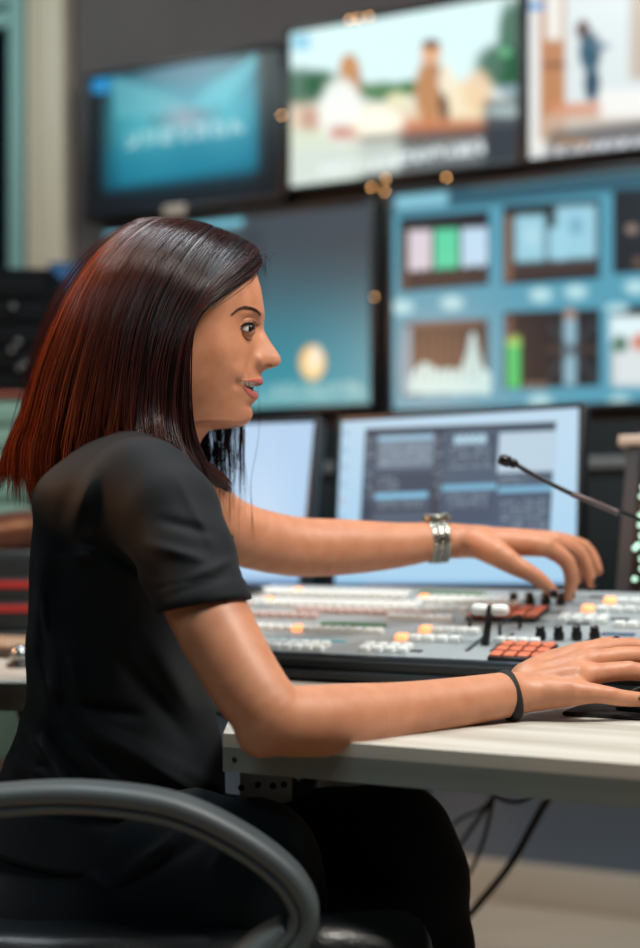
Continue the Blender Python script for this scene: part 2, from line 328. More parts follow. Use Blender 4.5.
def p_multi(c):
    X, Y = c.X, c.Y; k = 190
    c.rect(390, 180, 800, 214, (30, 74, 92), .9, 6, -.1); c.rect(395, 196, 448, 210, (140, 206, 224), .9, 4, -.09)
    c.rect(470, 180, 700, 190, (96, 118, 122), .6, 6, -.1)
    cells = [(400, 489, 218, 292, -.085), (503, 600, 206, 285, -.07), (613, 720, 190, 274, -.06), (402, 488, 323, 396, -.05), (504, 600, 312, 389, -.035), (612, 720, 306, 384, -.03)]
    for x0, x1, y0, y1, sl in cells: c.rect(x0, y0, x1, y1, (20, 27, 34), 1, 1.5, sl)
    for x, y in ((402, 307), (452, 303), (541, 295), (576, 292), (636, 287), (620, 402), (540, 402), (690, 282)): c.ell(x, y, 11, 7, (190, 232, 236), .9, .5)
    # waveform parade
    for x0, x1, col in ((408, 432, (226, 216, 224)), (434, 459, (96, 220, 172)), (461, 488, (200, 228, 250))):
        w = np.random.default_rng(int(x0)).random(800); y1 = 271+w[np.clip((X*2-700).astype(int), 0, 799)]*3
        c.put(sm(X, x0-1, x0+2)*(1-sm(X, x1-2, x1+1))*sm(Y+.04*(X-408), 228, 233)*(1-sm(Y+.075*(X-408), y1-3, y1)), col, .95)
    c.rect(404, 278, 488, 284, (84, 66, 60), .7, 2, -.08); c.rect(402, 228, 407, 290, (120, 92, 72), .6, 2)
    for x0, x1, y0 in ((515, 545, 216), (548, 566, 228), (556, 596, 207)): c.rect(x0, y0, x1, 262-(x0-515)*.06, (160, 214, 232), .95, 4, -.05)
    c.ell(576, 226, 7, 9, (90, 150, 176), .6, .5); c.ell(532, 236, 8, 10, (190, 226, 238), .6, .5)
    c.rect(512, 266, 598, 278, (70, 56, 52), .75, 2, -.06); c.rect(504, 215, 512, 282, (150, 112, 84), .7, 1.5)
    c.ell(632, 229, 6, 5, (150, 130, 120), .9); c.ell(638, 262, 5, 5, (110, 86, 70), .9)
    # histogram
    h = 14+16*np.exp(-((X-424)/12)**2)+46*np.exp(-((X-473)/8)**2)+10*np.exp(-((X-450)/16)**2)+6*np.exp(-((X-488)/6)**2)
    c.put((X > 405) & (X < 491) & (Y > 393-h) & (Y < 394), (196, 232, 232), .97); c.rect(404, 326, 411, 392, (150, 190, 210), .8, 1)
    for k in range(412, 484, 8): c.rect(k, 330, k+1.5, 380, (74, 80, 84), .7, .8)
    c.rect(410, 322, 484, 328, (110, 90, 84), .7, 1.5, -.04)
    c.rect(507, 340, 520, 388, (70, 200, 110), 1, 1.5); c.rect(507, 336, 520, 346, (180, 220, 110), .8, 3); c.rect(506, 316, 512, 340, (140, 100, 86), .7, 1.5)
    for k in range(6): c.ell(526+k*4, 386, 1.8, 4, (140, 120, 100), .8)
    c.rect(564, 318, 576, 385, (150, 192, 208), .95, 2.5); c.ell(570, 314, 6, 6, (170, 140, 130), .9); c.rect(546, 347, 598, 352, (76, 64, 58), .8, 2)
    for s in (1, -1): c.put((np.abs((Y-350)-s*(X-571)*1.15) < 4) & (X > 548) & (X < 597) & (Y > 322) & (Y < 384), (58, 72, 82), .6)
    [c.rect(x0, 178-(x0-720)*.1, x1, 262-(x0-720)*.06, (20, 27, 34), 1, 1.5, -.06) for x0, x1 in ((733, 786),)]; [c.rect(x0, 300, x1, 384, (24, 40, 52), 1, 1.5, -.02) for x0, x1 in ((733, 786),)]; c.rect(610, 316, 720, 342, (226, 246, 250), 1, 4); c.rect(612, 340, 720, 386, (226, 234, 236), .95, 5); c.ell(620, 344, 8, 9, (50, 110, 80), .9); c.ell(640, 342, 8, 9, (214, 120, 90), .9); c.ell(617, 308, 12, 5, (190, 232, 240), .8)
G_tv = 'television screens along the top of the back wall'
tv1, _ = wallscreen('television', 'black wall television showing a glowing teal studio graphic', 'television', 84, 284, 76, 222, (10, 22, 32), p_tv1, 5)
tv2, _ = wallscreen('television', 'wall television showing two people outdoors in bright sunlight', 'television', 286, 523, 29, 192, (214, 225, 222), p_tv2, 5, es=1.15)
tv3, _ = wallscreen('television', 'wall television showing a small figure in blue beside brown doors', 'television', 525, 775, -20, 164, (214, 220, 220), p_tv3, 4, es=1.1)
big, _ = wallscreen('monitor', 'large dim wall screen fading from grey to teal with a yellow light reflection painted on it', 'monitor', 100, 376, 228, 420, (66, 76, 84), p_left, 6)
mul, mulb = wallscreen('multiview_monitor', 'large wall monitor with a pale blue grid of scopes and graphs', 'monitor', 387, 800, 190, 417, (84, 158, 182), p_multi, 6, 300, 170)
# added amber glow beads imitating reflections of lamps on the glossy bezels
M_amb = mat('amber_glint', (255, 190, 120), emis=(255, 188, 120), es=14)
def light_dot(root, spots, c=.082, r=.0022):
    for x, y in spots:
        h = WALL.hit(x, y, c); MB().ell(WALL, (h[0], h[1], c-.004), (r, r, .004), 8).build('bezel_glint', M_amb, root)
light_dot(tv2, [(281, 115), (349, 19), (357, 18), (368, 16), (446, 177)]); light_dot(mul, [(371, 187), (385, 178), (384, 191), (431, 213)][:3]); light_dot(big, [(374, 297)], r=.0016)
h = WALL.hit(84, 72, .08)
MB().box(WALL, WALL.hit(170, 212, .078)[0]-.02, WALL.hit(182, 212, .078)[0]+.012, WALL.hit(176, 215, .078)[1], WALL.hit(176, 205, .078)[1], .076, .082, .002).build('badge', mat('grey_badge', (170, 160, 150), .4), tv1)
# dark equipment shelf under the wall screens
aS = WALL.hit(380, 500, .2)[0]
sh = empty('equipment_cabinet', WALL.w((aS+.9, .66, 0)), 'long black wall cabinet with a grey rail below the wall screens', 'cabinet', fr=WALL)
MB().box(WALL, -.75, A1-.6, .66, WALL.hit(600, 421, .3)[1], .02, .30, .006).build('body', mat('black_cabinet', (12, 24, 28), .6, spec=.2), sh)
hb = WALL.hit(610, 460, .31)
MB().box(WALL, -.7, A1-.7, hb[1]-.018, hb[1]+.008, .30, .315, .004).build('rail', mat('grey_rail', (86, 98, 102), .45), sh)
for k in range(8): MB().box(WALL, -.7+k*.42, -.7+k*.42+.395, .68, hb[1]-.04, .30, .312, .004).build('door', mat('black_cabinet_door', (14, 27, 32), .6, spec=.2), sh)
# ================= LEFT BACKGROUND
fr = vplane(3.02)
def R4(px0, px1, py0, py1, Y): p = P(px0, py1, Y); q = P(px1, py0, Y); return p[0], q[0], p[2], q[2]
x0, x1, z0, z1 = R4(-90, 51, 268, 380, 3.02)
rk = empty('equipment_rack', (x0+.15, 3.1, 0), 'black rack of broadcast equipment with dim grey knobs behind the woman', 'equipment rack')
MB().box(fr, x0, x1, 0, z1, -.20, 0, .006).build('body', mat('black_rack', (5, 9, 12), .85, spec=.1), rk)
for k in range(5):
    zt = z1-.02-k*.052; MB().box(fr, x0+.01, x1-.012, zt-.046, zt, 0, .01, .003).build('rack_panel', mat('rack_panel', (6, 11, 15), .8, spec=.12), rk)
M_kn = mat('steel_knob', (120, 128, 132), .3, .9)
for x, y in ((14, 307), (12, 351), (19, 343), (26, 365), (20, 369)): q = P(x, y, 3.01); MB().lathe(fr, fr.loc(q), [(.006, 0), (.006, .012), (.004, .015)], 16).build('knob', M_kn, rk)
x0, x1, z0, z1 = R4(48, 110, 262, 352, 3.40); f2 = vplane(3.40)
bs = empty('blue_panel', ((x0+x1)/2, 3.43, 0), 'deep blue screen on a black pole standing beside the equipment rack', 'screen')
MB().box(f2, x0, x1, z0-.12, z1, -.03, 0, .004).build('casing', M_bez, bs)
MB().box(f2, x0+.006, x1-.006, z0-.11, z1-.006, 0, .003).build('display', mat('blue_display', (8, 20, 34), .3, emis=(10, 66, 108), es=1), bs)
MB().box(f2, (x0+x1)/2-.02, (x0+x1)/2+.02, 0, z0-.12, -.03, -.005).box(f2, (x0+x1)/2-.15, (x0+x1)/2+.15, 0, .02, -.12, .10).build('stand', M_bez, bs)
x0, x1, z0, z1 = R4(-120, 48, 398, 520, 2.78); f3 = vplane(2.78)
cb = empty('metal_cabinet', ((x0+x1)/2, 2.85, 0), 'pale green-grey metal cabinet with drawers behind the woman', 'cabinet')
MB().box(f3, x0, x1, 0, z1, -.2, 0, .005).build('body', mat('greygreen_metal', (84, 118, 112), .5), cb)
for k in range(5):
    zt = z1-.012-k*.05; MB().box(f3, x0+.01, x1-.01, zt-.04, zt, 0, .008, .003).build('drawer', mat('greygreen_front', (94, 132, 124) if k != 2 else (94, 132, 124), .45), cb)
MB().box(f3, x0, x1+.005, z1, z1+.012, -.2, .01, .003).build('top', mat('redbrown_top', (110, 52, 36), .5), cb)
# brown chair rail behind her
pts = [P(-70, 548, 2.52), P(-30, 538, 2.50), P(5, 531, 2.48), P(34, 527, 2.46), P(60, 528, 2.45), P(84, 536, 2.46)]
ch = empty('wooden_chair', P(20, 560, 2.48)*[1, 1, 0], 'reddish brown wooden chair with a curved top rail behind the woman', 'chair')
pp = catmull(pts, 40); q = pp.copy(); q[:, 2] -= .005
M_bw = mat('redbrown_wood', (84, 46, 34), .45, noise=((30, 30, 6), (62, 34, 27), 4, .3, .7), coat=.1)
MB().tube(q, .030, 14, up=(0, 0, 1), sx=1.25).build('top_rail', M_bw, ch)
for p0 in (q[6], q[33]):
    MB().tube([p0, p0*[1, 1, 0]+[0, 0, .45], p0*[1, 1, 0]], .016, 10).build('leg', M_bw, ch)
    MB().tube([p0*[1, 1, 0]+[0, .20, 0], p0*[1, 1, 0]+[0, .20, .45]], .016, 10).build('leg', M_bw, ch)
MB().box(WORLD, q[6][0], q[33][0], 2.45, 2.70, .44, .48, .012).build('seat', M_bw, ch)
# ================= DESK
M_ash = mat('pale_ash_wood', (198, 195, 186), .42, noise=((2.2, 34, 34), (170, 164, 152), 5, .35, .7))
M_edge = mat('grey_green_edge', (118, 126, 122), .45, noise=((2, 30, 60), (104, 112, 108), 3, .3, .7))
M_steel = mat('grey_steel', (120, 126, 124), .4, .6)
dk = empty('desk', DESK.w((-.1, .6, -.7405)), 'long pale wooden control desk with a grey-green edge', 'desk', fr=DESK)
dw = lambda u, v: tuple(DESK.w((u, v, 0))[:2])
DP_ = [dw(1.35, 0), dw(-.178, 0)]+[(-.088+.001*math.cos(t), 1.266) for t in (0,)]+[(-.090, 1.55), (-.095, 1.62), (-.110, 1.650), (-.140, 1.662), (-.36, 1.665), (-.95, 1.72), (-.95, 2.37), (-.40, 2.37), (-.40, 2.80), dw(-.95, 1.28), dw(1.35, 1.28)]
prism(MB(), DP_, .7285, .7405).build('desktop', M_ash, dk)
prism(MB(), DP_, .7065, .7284).build('edge_panel', M_edge, dk)
MB().box(DESK, -.10, 1.3, .60, .64, -.074, -.0345, .002).build('frame_rail', M_steel, dk)
for u in (-.45, 1.2):
    m = MB().box(DESK, u, u+.02, .75 if u < 0 else .9, 1.15, -.7405, -.035, .002)
    m.build('side_panel', mat('grey_side_panel', (96, 102, 106), .5), dk)
for u, v in ((-.166, .001), (.9, .001)):
    MB().lathe(DESK, (u, v, -.023), [(.0035, .004), (.0035, 0), (.002, -.002)], 12, axis=1).build('bolt', mat('dark_bolt', (24, 26, 28), .4, .7), dk)
pv = MB().box(WORLD, -.086, -.030, 1.50, 1.508, .622, .7064, .002)
pv.build('modesty_panel', mat('grey_mod_panel', (206, 212, 214), .5), dk)
for k, (x, y) in enumerate(((241, 788), (258, 785), (273, 786), (284, 785))):
    frp = vplane(1.50); hh = frp.hit(x, y, .002)
    MB().lathe(frp, (hh[0], hh[1], -.001), [(.0035, 0), (.0035, .002), (.002, .003)], 14).build('grommet', mat('dark_hole', (30, 32, 36), .6), dk)
prism(MB(), [(-.945, 1.7185), (-.945, 1.7165), (-.36, 1.6625), (-.145, 1.6595), (-.145, 1.6612), (-.36, 1.6645)], .7070, .7400).build('edge_strip', M_ash, dk)
# hanging cables
M_cab = mat('dark_grey_cable', (52, 56, 60), .45)
def cable(pts, r, lab): o = MB().tube(catmull(pts, 40), r, 8, up=(.3, 1, .2)).build('cable', M_cab); tag(o, lab, 'cable', None)
Yc = 1.95
cable([P(560, 770, 1.8), P(553, 790, Yc), P(540, 812, Yc+.03), P(512, 862, Yc+.1), P(478, 905, Yc+.15), P(452, 935, Yc+.2), P(430, 975, Yc+.25)], .0055, 'thick dark cable sagging diagonally under the desk to the floor, rightmost of the hanging cables')
cable([P(487, 780, 1.95), P(497, 796, Yc), P(515, 802, Yc), P(530, 796, Yc), P(542, 778, 1.9)], .0035, 'short cable looped up under the desk between the thick cable and the thin ones')
cable([P(498, 775, 1.95), P(492, 805, 2.0), P(482, 845, 2.05), P(466, 878, 2.1), P(440, 905, 2.15)], .003, 'thin grey cable under the desk curving down behind the knee, right of two')
cable([P(500, 775, 1.97), P(492, 800, 2.0), P(476, 822, 2.05), P(450, 858, 2.1), P(425, 880, 2.15)], .003, 'thin grey cable under the desk running behind the knee, left of two')
cable([P(505, 776, 1.97), P(485, 806, 2.0), P(462, 818, 2.02), P(445, 832, 2.05), P(428, 850, 2.1)], .0022, 'thinnest cable under the desk, drooping highest towards the knee')
# ================= MONITORS ON THE DESK
def desk_monitor(label, px, py, Y, tilt, yaw, L, R, T, B, base, paint, bz=.009, nx=320, ny=240, roll=0.0):
    u = np.array([math.cos(yaw), -math.sin(yaw), 0]); n0 = np.array([-math.sin(yaw), -math.cos(yaw), 0])
    b = Z*math.cos(tilt)-n0*math.sin(tilt); c = np.cross(u, b); rl = math.radians(roll); u, b = u*math.cos(rl)+b*math.sin(rl), b*math.cos(rl)-u*math.sin(rl)
    f = Fr(P(px, py, Y), u, b, c); my = (T+B)/2
    a0 = f.hit(L, my)[0]; a1 = f.hit(R, my)[0]; b1 = f.hit(px, T)[1]; b0 = f.hit(px, B)[1]
    foot = f.w(((a0+a1)/2, b0, -.10)); foot[2] = .7405
    r = empty('computer_monitor', foot, label, 'monitor')
    MB().box(f, a0, a1, b0, b1, -.035, -.004, .006).build('casing', M_bez, r)
    m = MB().box(f, a0, a0+bz, b0, b1, -.004, .003, .0015).box(f, a1-bz, a1, b0, b1, -.004, .003, .0015).box(f, a0+bz, a1-bz, b1-bz, b1, -.004, .003, .0015).box(f, a0+bz, a1-bz, b0, b0+bz, -.004, .003, .0015)
    m.build('bezel', M_bez, r)
    screen(f, a0+bz, a1-bz, b0+bz, b1-bz, -.002, nx, ny, paint, base, 'display', r, 1.0, .5)
    nk = f.w(((a0+a1)/2, (b0+b1)/2, -.03)); g = Fr((nk[0], nk[1], .7405), u, -n0, Z)
    MB().box(g, -.03, .03, .035, .065, .01, nk[2]-.7405+.03, .004).build('stand_neck', M_bez, r)
    MB().box(g, -.12, .12, -.06, .13, 0, .012, .005).build('stand_base', M_bez, r)
    return f
def p_mr(c):
    X, Y = c.X, c.Y
    c.put(sm(Y, 405, 600), (158, 208, 240), .75); c.put(sm(Y, 577, 590), (30, 110, 180), .9)
    for k in range(8): c.rect(344-k*.8, 430+k*17, 348-k*.8, 436+k*17, (200, 160, 170) if k == 4 else (120, 150, 180), .5, 1.5)
    def W(x, y): return x*1.0, y
    sl = -.038; kx = lambda x, y: x-(y-425)*.06
    Xs = X+(Y-425)*.06; Yt = Y-sl*(X-366)
    def r(x0, y0, x1, y1, col, k=1, s=.8): c.put(sm(Xs, x0-s, x0+s)*(1-sm(Xs, x1-s, x1+s))*sm(Yt, y0-s, y0+s)*(1-sm(Yt, y1-s, y1+s)), col, k)
    r(366, 429, 556, 560, (74, 92, 112)); r(366, 429, 556, 433, (44, 52, 64)); r(366, 433, 378, 560, (56, 70, 88))
    r(379, 436, 436, 469, (112, 128, 144)); r(379, 437, 434, 442, (150, 190, 214)); r(450, 438, 498, 470, (62, 78, 98)); r(454, 440, 488, 447, (150, 188, 210))
    r(500, 438, 556, 478, (186, 208, 224)); r(379, 474, 436, 508, (58, 72, 92)); r(379, 494, 432, 500, (128, 190, 222)); r(446, 488, 500, 494, (120, 178, 210)); r(502, 492, 556, 498, (120, 178, 210))
    r(446, 496, 500, 528, (66, 82, 104)); r(502, 500, 556, 556, (66, 84, 106)); r(436, 434, 444, 560, (50, 60, 76)); r(366, 510, 440, 513, (44, 54, 70)); r(366, 528, 502, 558, (70, 98, 128))
    r(366, 530, 386, 534, (120, 180, 220), .8)
    rr = np.random.default_rng(3); tab = rr.random((90, 200)) < .5
    lines = [(383, 446, 432, 22), (452, 450, 492, 18), (382, 478, 402, 14), (384, 502, 430, 8), (452, 497, 492, 14), (506, 506, 552, 44), (368, 438, 376, 60), (437, 440, 444, 60), (452, 470, 496, 4), (504, 482, 530, 8)]
    for x0, y0, x1, h_ in lines:
        gi = ((Xs-x0)/1.3).astype(int) % 200; gj = ((Yt-y0)/2.1).astype(int); m = (Xs > x0) & (Xs < x1) & (Yt > y0) & (Yt < y0+h_) & tab[(gj*3) % 90, gi] & (gj % 2 == 0)
        c.put(m.astype(float), (176, 194, 208), .55)
    c.put((np.abs(Yt-443) < 4+3*np.sin(X*.9)) & (Xs > 456) & (Xs < 486), (190, 220, 235), .6)
def p_ml(c):
    c.put(sm(c.Y, 415, 600), (160, 206, 240), .8); c.put(np.exp(-((c.X-262)/30)**2-((c.Y-520)/60)**2), (205, 226, 248), .6); c.put(sm(c.Y, 573, 586), (20, 90, 160), .8)
fM = desk_monitor('flat desk monitor showing blue editing software, behind the outstretched hand', 458, 500, 2.2, math.radians(8.5), TH, 333, 583, 409, 590, (190, 218, 238), p_mr, roll=1.2)
desk_monitor('flat desk monitor with a blank pale blue screen, behind her chin and loose hair', 290, 500, 2.25, math.radians(13), math.radians(24), 62, 312, 417, 590, (178, 208, 238), p_ml, nx=120, ny=90)
# ================= UPRIGHT METER PANEL AT THE RIGHT
fu = Fr(P(616, 590, 2.02), U, unit(Z+.12*V+.05*U), np.cross(U, unit(Z+.12*V+.05*U)))
hb1 = fu.hit(626, 446)[1]; a0 = fu.hit(617, 520)[0]
mp_ = empty('meter_panel', fu.w((a0+.2, 0, 0))*[1, 1, 0]+[0, 0, .7405], 'upright black meter panel with pale green lights at the desk end', 'control panel')
MB().box(fu, a0, a0+.5, -.085, hb1, -.05, 0, .004).build('body', mat('charcoal_panel', (44, 50, 58), .45), mp_)
MB().box(fu, a0-.012, a0+.51, hb1, hb1+.016, -.055, .006, .003).build('top_cap', mat('beige_cap', (176, 160, 148), .5), mp_)
MB().box(fu, a0+.022, a0+.48, -.08, hb1-.012, 0, .004, .001).build('face_plate', mat('black_plate', (8, 14, 16), .3), mp_)
M_led = mat('pale_green_lamp', (190, 240, 215), emis=(196, 244, 220), es=1.4)
for k, y in enumerate((488, 497, 516, 526, 549, 546, 580, 560, 508, 537, 570)):
    h = fu.hit((638, 637, 637, 637, 633, 636, 634, 640, 641, 639, 641)[k], y, .006)
    for j in range(4 if k % 2 == 0 else 3):
        MB().ell(fu, (h[0]+j*.03, h[1], .006), (.0035, .0035, .0035), 6).build('light_dot', M_led, mp_)
# ================= SWITCHER CONSOLE
M_con = mat('console_grey', (150, 158, 160), .42, noise=((9, 9, 9), (138, 146, 150), 2, .3, .7))
M_cdk = mat('console_charcoal', (38, 44, 50), .35, coat=.2)
M_blk = mat('black_plastic', (12, 14, 16), .35)
M_btn = mat('white_button', (214, 220, 218), .25, emis=(210, 216, 214), es=.12, coat=.3)
M_bor = mat('orange_lit_button', (255, 170, 120), .3, emis=(255, 160, 105), es=1.3)
M_pink = mat('rose_button', (196, 176, 172), .3)
M_pad = mat('orange_pad', (206, 112, 80), .45, emis=(210, 110, 76), es=.10)
M_grn = mat('green_display', (50, 90, 50), .3, emis=(74, 120, 64), es=.35)
M_slot = mat('dark_slot', (22, 28, 36), .4)
C = CONS; uL = C.hit(240, 600)[0]; uR = .55; DP = .336
con = empty('switcher_console', DESK.w(((uL+uR)/2, .42, 0)), 'wide sloping grey video switcher console covered in lit buttons', 'mixing console', fr=C)
def wedge(m, a0, a1, prof):
    v = []; n = len(prof)
    for a in (a0, a1): v += [DESK.w((a, y, z)) for y, z in prof]
    f = [[i, (i+1) % n, n+(i+1) % n, n+i] for i in range(n)]+[list(range(n))[::-1], [n+i for i in range(n)]]
    return m.add(v, f)
wedge(MB(), uL, uR, [(.406, .004), (.406, .031), (.73, .095), (.73, .004)]).build('body', M_cdk, con)
MB().box(C, uL, uR, 0, DP, -.004, 0, .0012).build('top_panel', M_con, con)
m = MB(); m.tube([C.w((uL, -.003, -.004)), C.w((uR, -.003, -.004))], .0055, 12).build('front_rail', mat('dark_rail', (58, 66, 74), .22, .4), con)
wedge(MB(), uL, uR, [(.398, .012), (.398, .0155), (.406, .0165), (.406, .011)]).build('front_ledge', mat('dark_rail', (58, 66, 74), .22, .4), con)
for a in (uL+.04, uR-.04, .05):
    MB().lathe(DESK, (a, .44, 0), [(.012, 0), (.012, .0045)], 14).build('foot', M_blk, con)
def bshape(w, d, h_):
    bm = bmesh.new(); bmesh.ops.create_cube(bm, size=1)
    for q in bm.verts:
        s = .88 if q.co.z > 0 else 1.0; q.co = Vector((q.co.x*w*s, q.co.y*d*s, (q.co.z+.5)*h_))
    bmesh.ops.bevel(bm, geom=bm.edges[:], offset=.0012, segments=2, profile=.6, affect='EDGES')
    bm.verts.index_update(); v = np.array([q.co[:] for q in bm.verts]); f = [[q.index for q in x.verts] for x in bm.faces]; bm.free(); return v, f
BT = []      # (a, b, size, material)
def row(px0, py0, px1, n, sp_px=None, lit=(), mt=0, w=.0105, rows=1, dv=.0135):
    h0 = C.hit(px0, py0); Yh = C.w(h0)[1]
    a1 = C.hit(px1, py0)[0]; st = (a1-h0[0])/max(1, n-1)
    for r_ in range(rows):
        for k in range(n): BT.append((h0[0]+k*st, h0[1]-r_*dv, w, 1 if (k in lit and r_ == 0) else mt))
BG = .0128
row(248, 592, 412, 19, lit=(6,), rows=2, dv=.0165, w=BG)
row(244, 602, 424, 20, lit=(3,), rows=2, w=BG, dv=.0165)
row(300, 612, 436, 14, mt=2, w=BG)
row(242, 616, 318, 8, mt=2, w=BG)
row(392, 619, 452, 7, w=BG)
row(250, 629, 386, 14, lit=(5,), rows=1, w=BG)
row(252, 644, 330, 8, rows=2, dv=.016, w=BG)
row(370, 648, 410, 4, rows=2, dv=.0145, w=BG)
row(402, 640, 458, 5, lit=(0,), w=.0150)
row(426, 632, 476, 5, lit=(0,), w=.0150)
row(424, 600, 524, 11, lit=(0,), rows=2, w=BG, dv=.016)
row(430, 611, 466, 4, w=BG)
row(588, 611, 676, 7, lit=(0,), w=.0150)
row(610, 603, 690, 7, lit=(0,), w=.0150)
row(566, 619, 606, 4, rows=2, dv=.014, w=BG)
row(606, 647, 680, 7, w=BG)
row(500, 643, 536, 4, rows=1, w=BG)
row(620, 627, 700, 7, rows=1, w=BG)
seen = []
for a, b, w, mt in BT:
    if .006 < b < DP-.008 and uL+.01 < a < uR-.01 and all(abs(a-q[0]) > (w+q[2])*.46 or abs(b-q[1]) > (w+q[2])*.46 for q in seen): seen.append((a, b, w, mt))
seen.sort(key=lambda q: (q[3] != 1, not ((C.w((q[0], q[1], 0))[0]/C.w((q[0], q[1], 0))[1]*F+320) > 300), q[1]))
BM = [M_btn, M_bor, M_pink]; proto = {}
rest = MB()
for i, (a, b, w, mt) in enumerate(seen):
    v, f = bshape(w, w*.95, .0075)
    if i >= 98: rest.add(C.w(v+np.array([a, b, 0])), f, mt, True); continue
    key = (w, mt)
    if key not in proto:
        me = bpy.data.meshes.new('button'); me.from_pydata(v.tolist(), [], f); me.materials.append(BM[mt]); me.polygons.foreach_set('use_smooth', [True]*len(f)); proto[key] = me
    o = bpy.data.objects.new('button', proto[key]); COL.objects.link(o); o.parent = con
    o.location = tuple(np.append(C.w((a, b, 0)), 1)@INV[con.name].T)[:3]
    if mt == 1: o['label'] = 'button glowing orange'
if rest.n: rb = rest.build('button_field', BM, con); rb['kind'] = 'stuff'
# orange pad blocks
def pads(x0, y0, x1, y1, nx, ny):
    p = C.hit(x0, y1); q = C.hit(x1, y1); t = C.hit((x0+x1)/2, y0); a0, a1 = p[0], q[0]; b0 = p[1]; b1 = max(b0+.03, t[1])
    base = MB().box(C, a0, a1, b0, b1, 0, .005, .0012).build('pad_block', M_blk, con)
    for i in range(nx):
        for j in range(ny):
            ca = a0+(i+.5)*(a1-a0)/nx; cb_ = b0+(j+.5)*(b1-b0)/ny; sa = (a1-a0)/nx*.40; sb = (b1-b0)/ny*.38
            MB().box(C, ca-sa, ca+sa, cb_-sb, cb_+sb, .005, .0075, .0008).build('pad', M_pad, base)
pads(487, 646, 545, 661, 4, 3); pads(465, 609, 538, 621, 5, 2)
# rotary knobs
def knob(px, py, r=.0058, h_=.0165):
    a, b, _ = C.hit(px, py); k = MB(); n = 24
    prof = [(r*.9, 0), (r*1.05, .002), (r*1.05, h_*.55), (r*.88, h_*.62), (r*.88, h_*.96), (r*.8, h_)]
    v = []; f = []
    for i, (rr_, hh) in enumerate(prof):
        for t in range(n): q = rr_*(1+.05*(t % 2)*(hh < h_*.6)); an = 2*math.pi*t/n; v.append((a+q*math.cos(an), b+q*math.sin(an), hh))
    for i in range(len(prof)-1):
        for t in range(n): t2 = (t+1) % n; f.append([i*n+t, i*n+t2, (i+1)*n+t2, (i+1)*n+t])
    f.append([(len(prof)-1)*n+t for t in range(n)])
    o = k.add(C.w(v), f, 0, True).build('knob', M_blk, con)
    MB().box(C, a-.0005, a+.0005, b-r*.8, b-r*.2, h_, h_+.0004).build('pointer', M_btn, o)
for x in (541, 559, 577, 595): knob(x, 640)
for x in (514, 530, 546, 561): knob(x, 605)
# dark slots, small displays
def slot(x0, x1, y, dv, mt, h_=.0012, nm='slot'):
    p = C.hit(x0, y); q = C.hit(x1, y); MB().box(C, p[0], q[0], p[1]-dv/2, p[1]+dv/2, 0, h_, .0004).build(nm, mt, con)
M_blu = mat('blue_grey_display', (60, 84, 112), .2)
slot(602, 636, 634, .012, M_blu, nm='status_display'); slot(409, 423, 651, .007, M_slot); slot(322, 388, 625, .010, M_grn, .004, 'label_display'); slot(420, 486, 594, .010, M_grn, .004, 'label_display')
slot(270, 350, 639, .004, mat('teal_strip', (80, 150, 158), .3, emis=(70, 140, 150), es=.3), .002, 'light_strip'); slot(606, 630, 619, .006, M_slot); slot(590, 604, 597, .01, M_slot); slot(622, 650, 641, .008, M_slot); slot(566, 590, 624, .006, M_slot)
# fader slots running away from the operator and the T-bar
s0 = C.hit(466, 650)
for da in (0, .03): MB().box(C, s0[0]+da, s0[0]+da+.005, s0[1]-.005, s0[1]+.075, 0, .001).build('fader_slot', M_slot, con)
pb = C.w(C.hit(485, 645)); pt = P(490, 611, pb[1]-.004)
fl = MB().tube([pb, pt], [.0052, .0036], 12).box(Fr(pt, U, unit(pt-pb), np.cross(U, unit(pt-pb))), -.0022, .0022, -.008, .0075, -.0075, .0075, .001).build('fader_lever', M_blk, con)
gr = MB(); ctr = pt+[0, 0, .0015]
for s in (-1, 1):
    pr = [(.003, .0022*s), (.0062, .0028*s), (.0068, .006*s), (.0068, .017*s), (.0062, .0205*s), (.0035, .0225*s)]
    if s < 0: pr = pr[::-1]
    gr.lathe(Fr(ctr, U, V, Z), (0, 0, 0), pr, 20, axis=0)
gr.build('handle', mat('white_plastic', (222, 226, 222), .35), fl)['label'] = 'white two-part grip of the fader lever'
for x0, y0, x1, y1 in ((470, 632, 482, 620), (500, 638, 520, 629)):
    p = C.w(C.hit(x0, y0)); q = C.w(C.hit(x1, y1)); up = Z*.017
    MB().tube(catmull([p, p+up*.8, p+up+(q-p)*.15, q+up-(q-p)*.15, q+up*.8, q], 24), .0021, 8, up=(1, 0, 0)).lathe(Fr(p, U, V, Z), (0, 0, 0), [(.0035, 0), (.0035, .002)], 10).build('guard_handle', M_blk, con)
# small black arrow wedge lying at left end
o = MB().tube(catmull([P(196, 618, 1.83), P(222, 604, 1.89), P(246, 594, 1.93), P(262, 590, 1.98)], 20), .004, 8).build('cable', M_blk); tag(o, 'black cable crossing the far left corner of the console', 'cable')
# ================= GOOSENECK MICROPHONE
gm = empty('gooseneck_microphone', DESK.w(DESK.hit(735, 600)*[1, 1, 0]), 'thin black gooseneck microphone reaching over the console', 'microphone')
Ym = 1.62
g0 = P(515, 464, Ym); path = [g0, P(540, 478, Ym), P(572, 494, Ym), P(605, 507, Ym+.01), P(640, 520, Ym+.03), P(690, 548, Ym+.06), P(720, 590, Ym+.08), P(732, 640, Ym+.1)]
cp = catmull(path, 80); cp = cp[cp[:, 2] > .80]
MB().tube(cp, .0028, 10).build('gooseneck', M_blk, gm)
MB().tube(catmull([P(572, 494, Ym), P(590, 501, Ym), P(607, 508, Ym+.01), P(618, 513, Ym+.012)], 12), .0036, 10).build('sleeve', mat('grey_sleeve', (92, 78, 78), .35), gm)
d = unit(P(503, 460, Ym)-g0); fm = Fr(g0, np.cross(d, (0, 1, 0)), (0, 1, 0), d)
